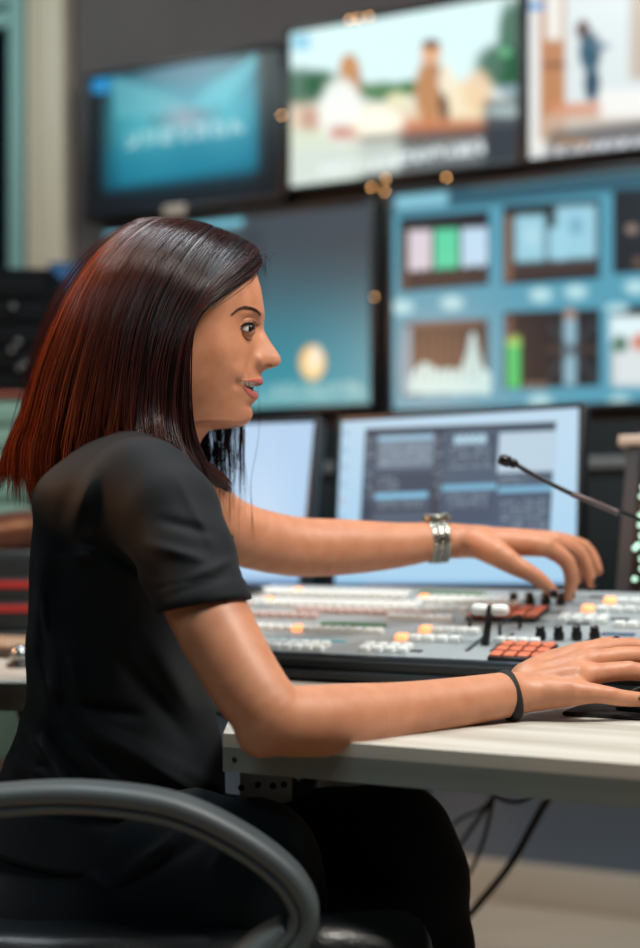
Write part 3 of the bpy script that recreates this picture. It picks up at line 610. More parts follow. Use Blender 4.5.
MB().lathe(fm, (0, 0, 0), [(.0028, -.004), (.0058, .001), (.0060, .004), (.0048, .0045), (.0048, .006), (.0066, .0065), (.0068, .015), (.0055, .0185), (.003, .0195)], 18).build('capsule_head', mat('mic_black', (20, 20, 20), .3, .3), gm)
e_ = cp[-1]; MB().tube([e_, [e_[0], e_[1], .80], [e_[0], e_[1], .7405]], [.004, .006, .03], 12).build('base', M_blk, gm)
# ================= SMALL THINGS ON THE DESK
def Dk(px, py): return DESK.hit(px, py)
a0 = Dk(562, 716); a1 = Dk(700, 716)
pm = MB().box(DESK, a0[0], a0[0]+.26, a0[1], a0[1]+.115, .0003, .0045, .0015).build('mouse_pad', mat('black_rubber', (14, 15, 17), .55)); tag(pm, 'flat black mouse pad under her resting hand', 'mouse pad')
mc = P(650, 697, 1.385); mc[2] = .7450
ms = empty('computer_mouse', mc, 'black computer mouse with a grey top held under her right hand', 'mouse')
mf = Fr(mc, U, V, Z)
def dome(x0, x1, w, hh, m=None, lift=0):
    v = []; f = []; nu, nv = 26, 20
    for i in range(nu):
        s = i/(nu-1); x = x0+(x1-x0)*s; ww = w*math.sqrt(max(0, 1-abs(2*s-1)**2.6))*(.92+.08*s)
        for j in range(nv):
            t = 2*math.pi*j/nv; hz = math.sin(t); hz = hz*hh*(math.sin(math.pi*min(1, s*.75+.2))**.7)*math.sqrt(max(0, 1-abs(2*s-1)**3)) if hz > 0 else hz*.001
            v.append((x, ww*math.cos(t), max(lift, hz+lift)))
    for i in range(nu-1):
        for j in range(nv): j2 = (j+1) % nv; f.append([i*nv+j, i*nv+j2, (i+1)*nv+j2, (i+1)*nv+j])
    return MB().add(mf.w(v), f, 0, True)
dome(-.035, .07, .030, .026).build('body', mat('mouse_black', (20, 22, 25), .3), ms)
MB().box(mf, .0, .062, -.006, .006, .0205, .0255, .003).build('top_strip', mat('mouse_grey', (120, 130, 140), .3), ms)
MB().lathe(mf, (.048, .003, .024), [(.006, -.003), (.006, .003)], 14, axis=1).build('scroll_wheel', M_blk, ms)
kq = Dk(-46, 655); kb = empty('computer_keyboard', DESK.w(kq*[1, 1, 0]), 'brown-keyed keyboard on the desk behind her back', 'keyboard')
MB().box(DESK, kq[0]-.25, kq[0]+.16, kq[1]-.02, kq[1]+.125, .001, .014, .003).build('body', mat('dark_brown_case', (46, 38, 34), .5), kb)
kk = MB()
for i in range(20):
    for j in range(6): kk.box(DESK, kq[0]-.245+i*.020, kq[0]-.2275+i*.020, kq[1]-.015+j*.0225, kq[1]+.0035+j*.0225, .014, .020, .002, seg=1)
kk.build('keys', mat('tan_key', (158, 132, 108), .5), kb)['kind'] = 'stuff'
tb = Dk(20, 667); tr = empty('trackball', DESK.w(tb*[1, 1, 0]), 'shiny steel ball in a black ring on the desk behind her back', 'trackball')
MB().ell(DESK, (tb[0], tb[1], .016), (.0135, .0135, .0135), 16).build('ball', mat('steel_ball', (150, 156, 158), .15, .9), tr)
MB().lathe(DESK, (tb[0], tb[1], 0), [(.018, 0), (.018, .004), (.015, .007)], 24).build('ring', M_blk, tr)
for k, yy in enumerate((563, 588, 613)):
    fb = vplane(2.19); x0, x1, z0, z1 = R4(-60, 36, yy-12, yy+13, 2.19)
    if k == 2: z0 = .7605
    if k == 2: pass
    bx_ = empty('storage_box', ((x0+x1)/2, 2.25, z0), ('topmost', 'middle', 'lowest')[k]+' of three black boxes stacked behind her back'+(', without a red band' if k == 0 else ', with a red band'), 'box')
    MB().box(fb, x0, x1, z0, z1-.0006, -.12, 0, .003).build('body', mat('black_box', (20, 28, 32), .45), bx_)
    if k: zz = P(0, (584, 608)[k-1], 2.19)[2]; MB().box(fb, x0, x1-.004, zz-.006, zz+.005, 0, .002).build('band', mat('red_band', (150, 36, 34), .5), bx_)
tq = P(-60, 600, 2.19); tag(MB().box(WORLD, tq[0]-.02, P(36, 600, 2.19)[0]+.01, 2.18, 2.34, .7409, .7600, .003).build('tray', mat('tray_dark', (24, 28, 30), .5)), 'flat dark tray carrying the stack of black boxes', 'tray')
# ================= PERSON
YM = 1.48                                                     # middle plane of the head
M_skin = mat('skin', (194, 135, 103), .45, sss=.06, noise=((60, 60, 60), (182, 121, 90), 3, .3, .7), spec=.4, bump=(700, .10, .0004))
M_lip = mat('lip', (176, 94, 88), .45, sss=.1); M_dk = mat('mouth_dark', (60, 24, 24), .6); M_tooth = mat('tooth', (226, 214, 202), .3)
M_scalp = mat('scalp_hair', (34, 24, 24), .5)
M_nail = mat('black_nail', (14, 12, 16), .3, coat=.15)
neckC = (120, 470)
# ---- head and neck: rings from the crown to the collar.  fx,fy profile / bx front without nose and lips / back x,y / half width / front shape
HT_ = np.array([
 (172, 231, 172, 160, 231, .005, 2), (205, 235, 205, 124, 239, .034, 2), (233, 247, 233, 101, 256, .052, 2), (251, 264, 251, 90, 276, .0640, 2),
 (259.5, 283, 259.5, 84, 295, .0705, 2.1), (263.3, 303, 262.3, 81, 311, .0735, 2.15), (264.5, 315, 261.5, 79, 323, .0740, 2.15), (263.9, 322, 260, 80, 329, .0735, 2.1), (264.0, 329, 259, 82, 335, .073, 2.1),
 (267.5, 337, 258.5, 85, 343, .0722, 2.1), (272.8, 345.5, 258.5, 88, 351, .0712, 2.05), (278.2, 353.5, 258.5, 91, 358, .0702, 2), (280.6, 358, 258.5, 93, 362, .0696, 2), (280.8, 361.5, 258.5, 94, 365, .069, 2),
 (278.2, 365.5, 258.5, 96, 368, .0684, 2), (272, 368.0, 258.5, 98, 371, .0676, 2), (265.5, 370.0, 258.5, 99, 373, .067, 2), (262.3, 372.4, 258.2, 100, 375, .0665, 2), (261.2, 376, 257.8, 102, 378, .066, 2),
 (262.3, 379.2, 257.2, 104, 381, .0652, 2), (262.6, 381.5, 257, 105, 383, .0648, 2), (262.2, 383.6, 256.8, 105, 385, .0644, 2), (258.4, 385.4, 256.5, 106, 387, .064, 1.95), (257.0, 388.8, 256, 107, 390, .063, 1.95),
 (256.4, 392.2, 254.8, 109, 394, .0618, 1.9), (257.4, 395.8, 254.0, 110, 397, .0605, 1.9), (256.2, 399.8, 253.2, 112, 401, .059, 1.85), (252.6, 404.6, 252, 113, 406, .057, 1.85), (251.6, 408.0, 251, 115, 409, .0555, 1.8),
 (252.6, 413.0, 250.4, 117, 414, .0535, 1.8), (251.2, 419.0, 248.6, 119, 419, .0515, 1.75), (246.5, 424, 245.5, 121, 423, .050, 1.75), (239, 426.2, 239, 123, 427, .0492, 1.8), (230, 426.4, 230, 124, 431, .049, 1.9),
 (220, 427.2, 220, 125, 435, .049, 2), (210.5, 429.5, 210.5, 126, 440, .0495, 2), (204, 436, 204, 126, 447, .0495, 2), (198.5, 446, 198.5, 125, 456, .050, 2), (194, 458, 194, 122, 468, .0525, 2), (189, 476, 189, 116, 484, .062, 2), (183, 500, 183, 108, 508, .08, 2)])
def head_mesh():
    NR = 460; K = len(HT_)
    seg = np.concatenate([[0], np.cumsum(np.hypot(np.diff(HT_[:, 0]), np.diff(HT_[:, 1]))*.5+np.hypot(np.diff(HT_[:, 3]), np.diff(HT_[:, 4]))*.5)])
    dens = np.interp(np.arange(K), [0, 6, 8, 28, 32, K-1], [1, 1.4, 4.5, 4.5, 2, 1]); seg = np.concatenate([[0], np.cumsum(np.diff(seg)*.5*(dens[1:]+dens[:-1]))])
    t = np.linspace(0, seg[-1], NR)
    # smooth monotone interpolation (Catmull-Rom on non-uniform knots through finite-difference tangents)
    T = np.zeros((NR, 7))
    for c in range(7):
        y = HT_[:, c]; dsec = np.diff(y)/np.diff(seg); m = np.zeros(K); m[1:-1] = (dsec[1:]*np.diff(seg)[:-1]+dsec[:-1]*np.diff(seg)[1:])/(seg[2:]-seg[:-2]); m[0] = dsec[0]; m[-1] = dsec[-1]
        i = np.clip(np.searchsorted(seg, t, side='right')-1, 0, K-2); h_ = seg[i+1]-seg[i]; s = (t-seg[i])/h_
        T[:, c] = (2*s**3-3*s**2+1)*y[i]+(s**3-2*s**2+s)*h_*m[i]+(-2*s**3+3*s**2)*y[i+1]+(s**3-s**2)*h_*m[i+1]
    g_ = np.arange(220, 440, .5); kk_ = np.exp(-(np.arange(-30, 31)*.5/5.0)**2/2); kk_ /= kk_.sum(); fyr = T[:, 1].copy(); o_ = fyr < 423
    mono = np.maximum.accumulate(HT_[:34, 1]+np.arange(34)*1e-6)
    for c in (2, 3, 4, 5, 6):
        y = np.interp(g_, mono, HT_[:34, c]); y = np.convolve(np.pad(y, 30, mode='edge'), kk_, 'valid'); bl = sm(fyr, 262, 285)*(1-sm(fyr, 408, 424))
        T[:, c] = T[:, c]*(1-bl)+np.interp(fyr, g_, y)*bl
    s = YM/F
    NP = 200; ph = np.linspace(-math.pi, math.pi, 2*NP, endpoint=False)
    # more samples over the face (front = phi 0)
    ph = ph-.42*np.sin(ph)
    fx, fy, bx, kx, ky, w, pe = [T[:, c][:, None] for c in range(7)]
    cph = np.cos(ph)[None]; sph = np.sin(ph)[None]
    front = cph > 0
    lon = np.where(front, np.sign(cph)*np.abs(cph)**(2/2.0), cph)
    # lateral: superellipse in front (exponent pe), ellipse behind
    lat = np.where(front, np.sign(sph)*(1-np.abs(cph)**pe)**(1/2.0), sph)
    mx = kx+(bx-kx)*.50
    X = np.where(front, mx+(bx-mx)*lon, mx+(mx-kx)*lon); Yl = w*lat
    fr_ = np.clip((X-kx)/(bx-kx), 0, 1); Zp = ky+(fy-ky)*fr_
    # features in front of the smooth face: nose, lips, chin
    dl = fx-bx
    sig = np.interp(fy[:, 0], [300, 318, 329, 345, 358, 366, 371, 376, 382, 400, 405, 413, 425], [.03, .016, .0085, .0095, .012, .0125, .012, .016, .019, .019, .02, .016, .02])[:, None]
    pw = np.interp(fy[:, 0], [300, 330, 355, 366, 372, 380, 425], [2, 2.0, 2.2, 2.6, 2.2, 2.2, 2])[:, None]
    X = X+dl*np.exp(-np.abs(Yl/sig)**pw)*np.where(front, 1, 0)
    V0 = np.stack([(X-320)*s, YM+Yl, CZ-(Zp-HY)*s], -1)
    return V0, T
HV, HTT = head_mesh()
nr, npn = HV.shape[:2]
def grid_normals(G):
    du = np.roll(G, -1, 1)-np.roll(G, 1, 1); dv = np.gradient(G, axis=0); n = np.cross(du, dv); n /= np.linalg.norm(n, axis=2)[..., None]+1e-12
    c = G.mean(1, keepdims=True); sgn = np.sign(((G-c)*n).sum(2).mean()); return n*sgn
hpx = lambda G: 320+F*G[..., 0]/(YM-np.abs(G[..., 1]-YM))
hpy = lambda G: HY-F*(G[..., 2]-CZ)/(YM-np.abs(G[..., 1]-YM))
def dent(G, spots):
    N = grid_normals(G); px, py, la = hpx(G), hpy(G), np.abs(G[..., 1]-YM); out = G.copy(); amt = np.zeros(px.shape)
    for x, y, l, rx, ry, rl, a in spots:
        amt += a*np.exp(-((px-x)/rx)**2-((py-y)/ry)**2-((la-l)/rl)**2)
    return out+N*amt[..., None]
HV = dent(HV, [
 (258.5, 360, .0150, 6.5, 7, .007, .0042),     # wing of the nose
 (268, 367.0, .0075, 4.5, 2.4, .004, -.0055),     # nostril
 (249.5, 361, .020, 3.5, 8, .010, -.0028),
 (226, 352, .056, 20, 17, .03, .0030),           # cheek
 (240, 372, .042, 12, 10, .02, .0022),
 (249.5, 328, .031, 11, 9, .016, -.0034),         # eye socket
 (262, 330, .013, 5, 7, .008, -.0030),
 (251, 312, .030, 14, 5, .02, .0020),           # brow bone
 (246, 370, .029, 3.5, 9, .014, -.0020),         # smile fold
 (237, 384, .036, 4, 5, .012, -.0022),           # corner of the mouth
 (252, 406, .008, 7, 3, .02, -.0010)])
px, py, la = hpx(HV), hpy(HV), np.abs(HV[..., 1]-YM)
# mouth: opening between the lips, measured along the side of the face (smile rises to the corner)
up_e = np.interp(px, [238, 241, 249, 257, 263, 270], [380.6, 380.8, 382.0, 383.4, 384.0, 384])
lo_e = np.interp(px, [238, 241, 246, 254, 259, 262], [380.8, 382.2, 387.2, 391.0, 391.0, 391])
near_front = (px > 240.5)
op = sm(py-up_e, -.3, .5)*sm(lo_e-py, -.3, .5)*sm(px, 240, 242.5)
u_top = np.interp(px, [238, 244, 252, 258, 264], [380.3, 379.8, 378.8, 378.2, 378.4]); l_bot = np.interp(px, [238, 243, 250, 258, 264], [382, 389, 397.5, 401, 401])
upl = sm(py-u_top, -.8, 1.2)*sm(up_e-py, -.2, .8)*sm(px, 239, 245); lol = sm(py-lo_e, -.2, 1)*sm(l_bot-py, -.5, 2.5)*sm(px, 239.5, 246)
N = grid_normals(HV)
HV = HV+N*((upl*.0008+lol*.0008)-op*.0038)[..., None]
# masks for the materials
fmat = np.zeros((nr, npn), int)
fmat[(upl > .35) & (op < .5)] = 1; fmat[(lol > .35) & (op < .5)] = 1
to = op > .5; fmat[to] = 3; fmat[to & (py > up_e+(lo_e-up_e)*.62)] = 2
fmat[to & (np.abs(((px-241.5) % 4.2)-2.1) < .28)] = 2
# scalp where hair grows
hl = np.interp(py, [225, 250, 264, 283, 300, 330, 345, 420, 450], [300, 300, 256, 240, 214, 190, 186, 184, 150])
hl = np.where(la < .02, np.maximum(hl, np.interp(py, [250, 262, 268, 274], [300, 300, 258, 100])), hl)
fmat[(px < hl-2) & (py < 452)] = 4
i, j = np.meshgrid(np.arange(nr-1), np.arange(npn), indexing='ij'); j2 = (j+1) % npn
hf = np.stack([i*npn+j, i*npn+j2, (i+1)*npn+j2, (i+1)*npn+j], -1).reshape(-1, 4); hm = fmat[:-1].reshape(-1)
body = MB(); body.v.append(HV.reshape(-1, 3)); body.f += hf.tolist(); body.m += hm.tolist(); body.sm += [True]*len(hf); body.n = nr*npn
body.f.append(list(range(npn))[::-1]); body.m.append(4); body.sm.append(True)
# ---- arms and hands
NEARM = [(152, 498, 1.31, .032), (174, 540, 1.278, .0335), (204, 605, 1.235, .0350), (236, 666, 1.208, .0330), (264, 708, 1.194, .0310), (280, 720, 1.196, .0300), (312, 721, 1.214, .0310), (350, 719, 1.24, .0315), (400, 712, 1.272, .0272), (450, 704, 1.305, .0242), (492, 697, 1.33, .0222), (512, 694, 1.345, .0215)]
NFING = {'pinky': [(540, 694, 1.345, .016), (574, 693, 1.335, .0125), (597, 693.5, 1.333, .0092), (618, 697.5, 1.337, .0082), (641, 699.5, 1.345, .0070), (646, 700, 1.348, .006)],
 'ring': [(540, 688, 1.36, .018), (580, 677, 1.36, .0140), (602, 673, 1.365, .0100), (630, 671, 1.37, .0094), (655, 676, 1.375, .0084), (677, 689, 1.38, .007)],
 'middle': [(540, 682, 1.375, .018), (583, 664, 1.385, .0140), (606, 659, 1.39, .0106), (636, 656, 1.40, .0098), (664, 664, 1.41, .0088), (688, 684, 1.415, .0072)],
 'index': [(536, 678, 1.39, .017), (577, 656, 1.41, .0135), (604, 650, 1.42, .0104), (632, 647, 1.435, .0096), (660, 655, 1.44, .0086), (682, 674, 1.44, .007)],
 'thumb': [(528, 681, 1.375, .019), (552, 666, 1.415, .0165), (578, 656, 1.45, .0125), (602, 647, 1.465, .0098), (617, 643.5, 1.468, .0078)]}
def f_near(p):
    d = chain(p, NEARM, .002, 3); hnd = None
    for k, c in NFING.items():
        e = chain(p, c, .0015, 2); hnd = e if hnd is None else smin(hnd, e, .0038)
    web = rcone(p, P(574, 682, 1.352), P(578, 664, 1.40), .0135, .0135); hnd = smin(hnd, web, .008)
    d = smin(d, hnd, .014)
    d = smin(d, ellf(p, P(259, 737, 1.185), np.array([.017, .016, .0165])), .012)             # point of the elbow
    for a, b, r, t in ((P(540, 668, 1.375), P(583, 655, 1.372), .004, -.0009), (P(540, 676, 1.36), P(580, 667, 1.345), .004, -.0009)): d = d+t*np.exp(-(segd(p, a, b)/r)**2)
    for q in (P(630, 662, 1.365), P(614, 691, 1.33), P(583, 650, 1.38), P(578, 668, 1.345), P(572, 682, 1.325)): d = d-.0012*np.exp(-(np.linalg.norm(p-q, axis=1)/.006)**2)
    return d
FARM = [(172, 492, 1.56, .042), (230, 530, 1.615, .037), (290, 546, 1.655, .0355), (345, 547, 1.685, .0335), (395, 545.5, 1.71, .0280), (438, 541, 1.73, .0230), (472, 541.5, 1.745, .0205)]
FFING = {'index': [(486, 542, 1.735, .0165), (536, 545, 1.725, .0145), (550, 549, 1.728, .0120), (567, 562, 1.73, .0098), (571.5, 580, 1.735, .0088), (569, 597, 1.74, .0066)],
 'middle': [(488, 540, 1.75, .0165), (544, 541.5, 1.75, .0140), (560, 544, 1.755, .0115), (579, 553, 1.765, .0092), (588, 570, 1.77, .0080), (591, 583, 1.772, .0065)],
 'ring': [(488, 540, 1.765, .016), (545, 541, 1.775, .0135), (565, 541, 1.785, .0098), (584, 547, 1.80, .0088), (594, 560, 1.80, .0076), (598, 571, 1.80, .0060)],
 'pinky': [(486, 542, 1.775, .015), (538, 546, 1.795, .0115), (554, 550, 1.81, .009), (570, 558, 1.82, .008), (577, 570, 1.82, .0065), (578, 580, 1.82, .0055)],
 'thumb': [(476, 543, 1.72, .018), (496, 553, 1.705, .0165), (516, 566, 1.70, .0125), (535, 576, 1.70, .0098), (549, 588, 1.705, .0078), (553, 593, 1.707, .0062)]}
def f_far(p):
    d = chain(p, FARM, .002, 3); hnd = None
    for k, c in FFING.items():
        e = chain(p, c, .0015, 2); hnd = e if hnd is None else smin(hnd, e, .0034)
    d = smin(d, hnd, .014)
    for q in (P(567, 556, 1.722), P(547, 532, 1.72), P(556, 533, 1.745)): d = d-.0012*np.exp(-(np.linalg.norm(p-q, axis=1)/.006)**2)
    return d
def bbox(ch, m=.05): q = np.array([P(*c[:3]) for c in ch]); return q.min(0)-m, q.max(0)+m
def addf(f, ch, h, m=.05):
    lo, hi = bbox(ch, m); v, q = nets(f, lo, hi, h); body.add(v, q.tolist(), 0, True)
allc = lambda A, Fg: A+[x for c in Fg.values() for x in c]
addf(f_near, allc(NEARM, NFING), .0016); addf(f_far, allc(FARM, FFING), .0017)
# ---- clothed body
YB = 1.455
TT = np.array([(444, 122, 36, .080), (462, 116, 50, .112), (485, 113, 70, .140), (520, 117, 87, .155), (560, 118, 92, .158), (600, 118, 93, .152), (650, 117, 95, .148), (700, 118, 97, .148), (740, 114, 107, .155), (785, 106, 116, .168), (830, 96, 128, .18), (870, 84, 135, .19), (930, 70, 140, .195)])
SB = YB/F
TT = catmull(TT, 97); TT[:, 1] += 4*sm(TT[:, 0], 490, 530); TT[:, 2] -= 6*sm(TT[:, 0], 490, 530)*(1-.6*sm(TT[:, 0], 720, 780))
tz = CZ-(TT[:, 0]-HY)*SB
def torso(p, off=0.0):
    z = p[:, 2]; o = np.argsort(tz); cx = np.interp(z, tz[o], ((TT[:, 1]-320)*SB)[o]); rx = np.interp(z, tz[o], (TT[:, 2]*SB)[o])+off; ry = np.interp(z, tz[o], TT[o, 3])+off
    q = np.sqrt(((p[:, 0]-cx)/rx)**2+((p[:, 1]-YB)/ry)**2); d = (q-1)*np.minimum(rx, ry)*.92
    return d
def leg(p, c, off=0.0): return chain(p, [(a, b, y, r+off) for a, b, y, r in c], .02)
NLEG = [(95, 885, 1.39, .088), (180, 873, 1.345, .078), (252, 868, 1.30, .0600), (262, 905, 1.30, .056), (270, 985, 1.33, .050)]
FLEG = [(110, 890, 1.52, .088), (240, 874, 1.53, .080), (330, 858, 1.52, .0715), (392, 846, 1.50, .0640), (412, 880, 1.50, .0575), (424, 948, 1.50, .050), (430, 1060, 1.52, .043), (432, 1150, 1.54, .036)]
def f_in(p):       # the body under the clothes
    d = smax(torso(p, -.012), p[:, 2]-P(0, 470, YB)[2], .02)
    d = smin(d, leg(p, NLEG, -.008), .02); return smin(d, leg(p, FLEG, -.008), .02)
v, q = nets(f_in, (-.50, 1.15, .30), (.20, 1.72, 1.02), .008); body.add(v, q.tolist(), 0, True)
# far eyelid etc. belong to the head mesh; build the person
root = body.build('person', [M_skin, M_lip, M_dk, M_tooth, M_scalp])
tag(root, 'woman with long auburn hair in black T-shirt seated working at the console', 'person')
INV[root.name] = np.array(Matrix.Translation(root.location).inverted())
# ---- eyes (both), lashes, brows
M_eyew = mat('eye_white', (214, 208, 204), .15); M_iris = mat('iris_dark', (34, 22, 18), .1, coat=.6)
s_ = YM/F
for sgn in (-1, 1):
    s_ = (YM-.0285)/F; ec = np.array([(244.3-320)*s_, YM+sgn*.0285, CZ-(329.6-HY)*s_]); R_ = .0112
    gaze = unit([.87, -.48, -.06]); m = MB(); fe = Fr(ec, np.cross((0, 0, 1), gaze), np.cross(gaze, np.cross((0, 0, 1), gaze)), gaze)
    n1, n2 = 26, 36; v = []; 
    for a in range(n1):
        t = math.pi*a/(n1-1)
        for b in range(n2): w = 2*math.pi*b/n2; rr = R_*(1+.04*(t < .40)); v.append((rr*math.sin(t)*math.cos(w), rr*math.sin(t)*math.sin(w), rr*math.cos(t)))
    for a in range(n1-1):
        m.add(np.zeros((0, 3)), [], 0)
    m.v.append(fe.w(v)); m.n = len(v)
    for a in range(n1-1):
        for b in range(n2): b2 = (b+1) % n2; m.f.append([a*n2+b, a*n2+b2, (a+1)*n2+b2, (a+1)*n2+b]); m.m.append(1 if (a+.5)/(n1-1)*math.pi < .66 else 0); m.sm.append(True)
    m.build('eye', [M_eyew, M_iris], root)
    def E(x, y, o=.0012):     # a point on the eyeball seen at profile pixel x,y
        d = np.array([(x-244.3)*s_, 0, -(y-329.6)*s_]); r2 = (R_+o)**2-d[0]**2-d[2]**2; d[1] = sgn*math.sqrt(max(r2, 1e-7)); return ec+d
    upper = catmull([E(239.8, 328.8), E(243.6, 326.8), E(248, 325.0), E(252.6, 324.8), E(256.2, 326.6)], 24)
    lower = catmull([E(240.2, 329.6), E(243.5, 331.8), E(247.5, 333.4), E(252, 332.2), E(255.8, 328.6)], 24)
    lid = catmull([E(238.5, 327.6, .0008), E(243, 323.2, .0010), E(248, 320.6, .0010), E(253.5, 320.6, .0010), E(257.5, 323.6, .0008)], 24)
    lidl = catmull([E(239, 330.3, .0002), E(243.2, 333.6, .0002), E(247.6, 335.4, .0002), E(252.6, 334.0, .0002), E(257, 329.6, .0002)], 24)
    LD = MB()
    for edge, outer in ((upper, [(236.5, 328.0), (240.5, 321.6), (247, 318.4), (253.5, 318.8), (259.5, 324.0)]), (lower, [(236.5, 330.5), (241, 335.5), (247.5, 338.6), (253.6, 336.6), (258.6, 329.8)])):
        oc_ = catmull([E(x, y, -.0006) for x, y in outer], 24); G_ = []
        for r_ in range(7):
            f_ = r_/6; q = oc_*(1-f_)+edge*f_; n_ = q-ec; n_ /= np.linalg.norm(n_, axis=1)[:, None]; G_.append(ec+n_*(R_-.0004+.0019*math.sin(f_*math.pi*.62))[..., None] if False else ec+n_*(R_+.0001+.0014*math.sin(f_*math.pi*.62)))
        LD.add(np.array(G_).reshape(-1, 3), [[a*24+b, a*24+b+1, (a+1)*24+b+1, (a+1)*24+b] for a in range(6) for b in range(23)], 0, True)
    LD.tube(lid, [.0006+.0010*math.sin(math.pi*k/23) for k in range(24)], 8).tube(lidl, [.0005+.0006*math.sin(math.pi*k/23) for k in range(24)], 8).build('eyelid', M_skin, root)
    ls = MB().tube(upper, [.0005+.0007*math.sin(math.pi*k/23) for k in range(24)], 6).tube(lower, .00045, 6)
    for k in range(3, 24, 1):
        b = upper[k]; t = unit([.35+.035*k, sgn*(.9-.03*k), .25]); ls.tube([b, b+t*.003+[0, 0, .0004], b+t*.0062+[0, 0, .0024]], [.00028, .00022, .00008], 4)
    for k in range(5, 22, 2):
        b = lower[k]; t = unit([.3+.02*k, sgn*.8, -.5]); ls.tube([b, b+t*.003], [.0002, .00006], 4)
    ls.build('eyelashes', mat('lash_black', (14, 10, 10), .6), root)
def side_y(x, y, sgn):            # lateral position of the face surface at profile pixel x,y
    k = (np.sign(HV[..., 1]-YM) == sgn)
    d = np.where(k, (px-x)**2+(py-y)**2, 1e9); a = np.unravel_index(np.argmin(d), d.shape); return HV[a]
M_brow = mat('brow_brown', (78, 50, 40), .7)
for sgn in (-1, 1):
    m = MB(); pts = [side_y(x, y, sgn)+np.array([0, sgn*.0008, 0]) for x, y in ((234.5, 312.8), (239, 309.8), (245, 308.0), (251, 308.6), (256.5, 311.2), (261.5, 315.5))]
    bp = catmull(pts, 60)
    for k in range(59):
        wd = .0004+.0011*min(1, k/26)
        for r_ in range(7):
            b = bp[k]+np.array([rng.uniform(-.0006, .0006), sgn*rng.uniform(-.0002, .0005), rng.uniform(-1, 1)*wd]); t = unit(bp[k+1]-bp[k])*-1
            m.tube([b, b+t*.002+[0, 0, .0003], b+t*.0042+[0, 0, .0002]], [.00024, .0002, .00005], 3, up=(0, 1, .1))
    m.build('eyebrow', M_brow, root)
# ---- nails
def nail(c, d, up, L=.0105, W=.0056):
    d = unit(d); up = unit(np.asarray(up, float)-d*np.dot(up, d)); f = Fr(c, d, np.cross(up, d), up)
    MB().ell(f, (0, 0, 0), (L*.6, W, .0022), 10).build('fingernail', M_nail, root)
def pd(a, b): return P(*b)-P(*a)
nail(P(644, 698.5, 1.338), pd((618, 697.5, 1.337), (646, 700, 1.348)), (0, -.6, 1), .011, .0055)
nail(P(617, 640.5, 1.462), pd((602, 647, 1.465), (617, 643.5, 1.468)), (.3, -.7, .8), .009, .006)
nail(P(553.5, 593.5, 1.699), pd((535, 576, 1.70), (553, 593, 1.707)), (.5, -1, .3), .012, .0058)
nail(P(574, 594, 1.738), pd((571.5, 580, 1.735), (569, 597, 1.74)), (1, -.35, .2), .012, .0052)
nail(P(595, 582, 1.768), pd((590, 569, 1.77), (591, 583, 1.772)), (1, -.4, .2), .011, .0050)
nail(P(599, 570, 1.798), pd((591, 562, 1.80), (596.5, 571, 1.80)), (1, -.3, .7), .009, .0045)
# ---- T-shirt
M_shirt = mat('black_cotton', (8, 13, 18), .75, sheen=.04, bump=(900, .12, .0006), spec=.2)
M_jean = mat('black_denim', (11, 18, 25), .9, sheen=.15, bump=(700, .15, .0008), spec=.15)
SLV = [(146, 490, 1.318, .0465), (167, 515, 1.292, .0452), (187, 560, 1.262, .0412), (204, 609, 1.233, .0378), (214, 630, 1.226, .0378)]
FSLV = [(150, 492, 1.59, .048), (185, 508, 1.60, .047), (215, 532, 1.615, .042), (240, 545, 1.625, .040)]
hemP = P(204, 606.5, 1.235); hemN = unit(P(216, 640, 1.235)-P(204, 600, 1.235)); hemN = unit(hemN*[.55, 1, 1.0]+[0, -.12, 0])
fhP = P(216, 535, 1.615); fhN = unit(P(240, 548, 1.63)-P(200, 520, 1.60))
nkA, nkB = P(190, 415, 1.48), P(118, 500, 1.47)
WR = [((60, 640, 1), (95, 760, 1), .012, .003), ((22, 720, 1), (70, 790, 1), .008, .004), ((100, 740, 1), (200, 792, 1), .007, .0035), ((42, 560, 1), (34, 660, 1), .010, .003), ((70, 500, 1), (58, 600, 1), .012, -.0025), ((95, 470, 1), (64, 540, 1), .010, .003),
  # folds: segment ends on the near side, width, height
 ((30, 640, 1.42), (62, 735, 1.34), .010, .0040), ((62, 735, 1.34), (120, 790, 1.30), .010, .0045), ((45, 690, 1.40), (35, 790, 1.40), .010, .004),
 ((70, 722, 1.33), (180, 768, 1.31), .009, .0040), ((180, 768, 1.31), (218, 788, 1.36), .009, .003), ((60, 700, 1.36), (140, 716, 1.31), .007, -.0025),
 ((58, 560, 1.37), (100, 552, 1.33), .006, .0022), ((80, 540, 1.35), (150, 575, 1.30), .007, -.002), ((38, 600, 1.40), (52, 690, 1.36), .009, .0028),
 ((150, 640, 1.31), (200, 720, 1.33), .012, .0030), ((120, 660, 1.30), (190, 745, 1.32), .010, -.0025), ((10, 760, 1.40), (120, 812, 1.30), .010, .004), ((20, 800, 1.38), (150, 828, 1.30), .010, -.003),
 ((196, 575, 1.235), (232, 560, 1.225), .005, .0016), ((168, 596, 1.22), (222, 578, 1.215), .005, -.0008), ((150, 545, 1.262), (206, 560, 1.225), .006, .0020), ((160, 520, 1.26), (214, 534, 1.235), .006, -.0016), ((180, 480, 1.275), (222, 560, 1.225), .007, .0014)]
def folds(p, W):          # ridges and hollows on the side that faces the room
    X = 320+F*p[:, 0]/p[:, 1]; Yq = HY-F*(p[:, 2]-CZ)/p[:, 1]; g = 1-sm(p[:, 1], 1.40, 1.47); o = 0
    for a, b, w, h_ in W:
        ax, ay, bx_, by_ = a[0], a[1], b[0], b[1]; L2 = (bx_-ax)**2+(by_-ay)**2; t = np.clip(((X-ax)*(bx_-ax)+(Yq-ay)*(by_-ay))/L2, 0, 1)
        dd = np.hypot(X-ax-t*(bx_-ax), Yq-ay-t*(by_-ay)); o = o+h_*2.0*np.exp(-(dd/(w*900))**2)*(1-.7*np.abs(2*t-1)**2)
    return o*g
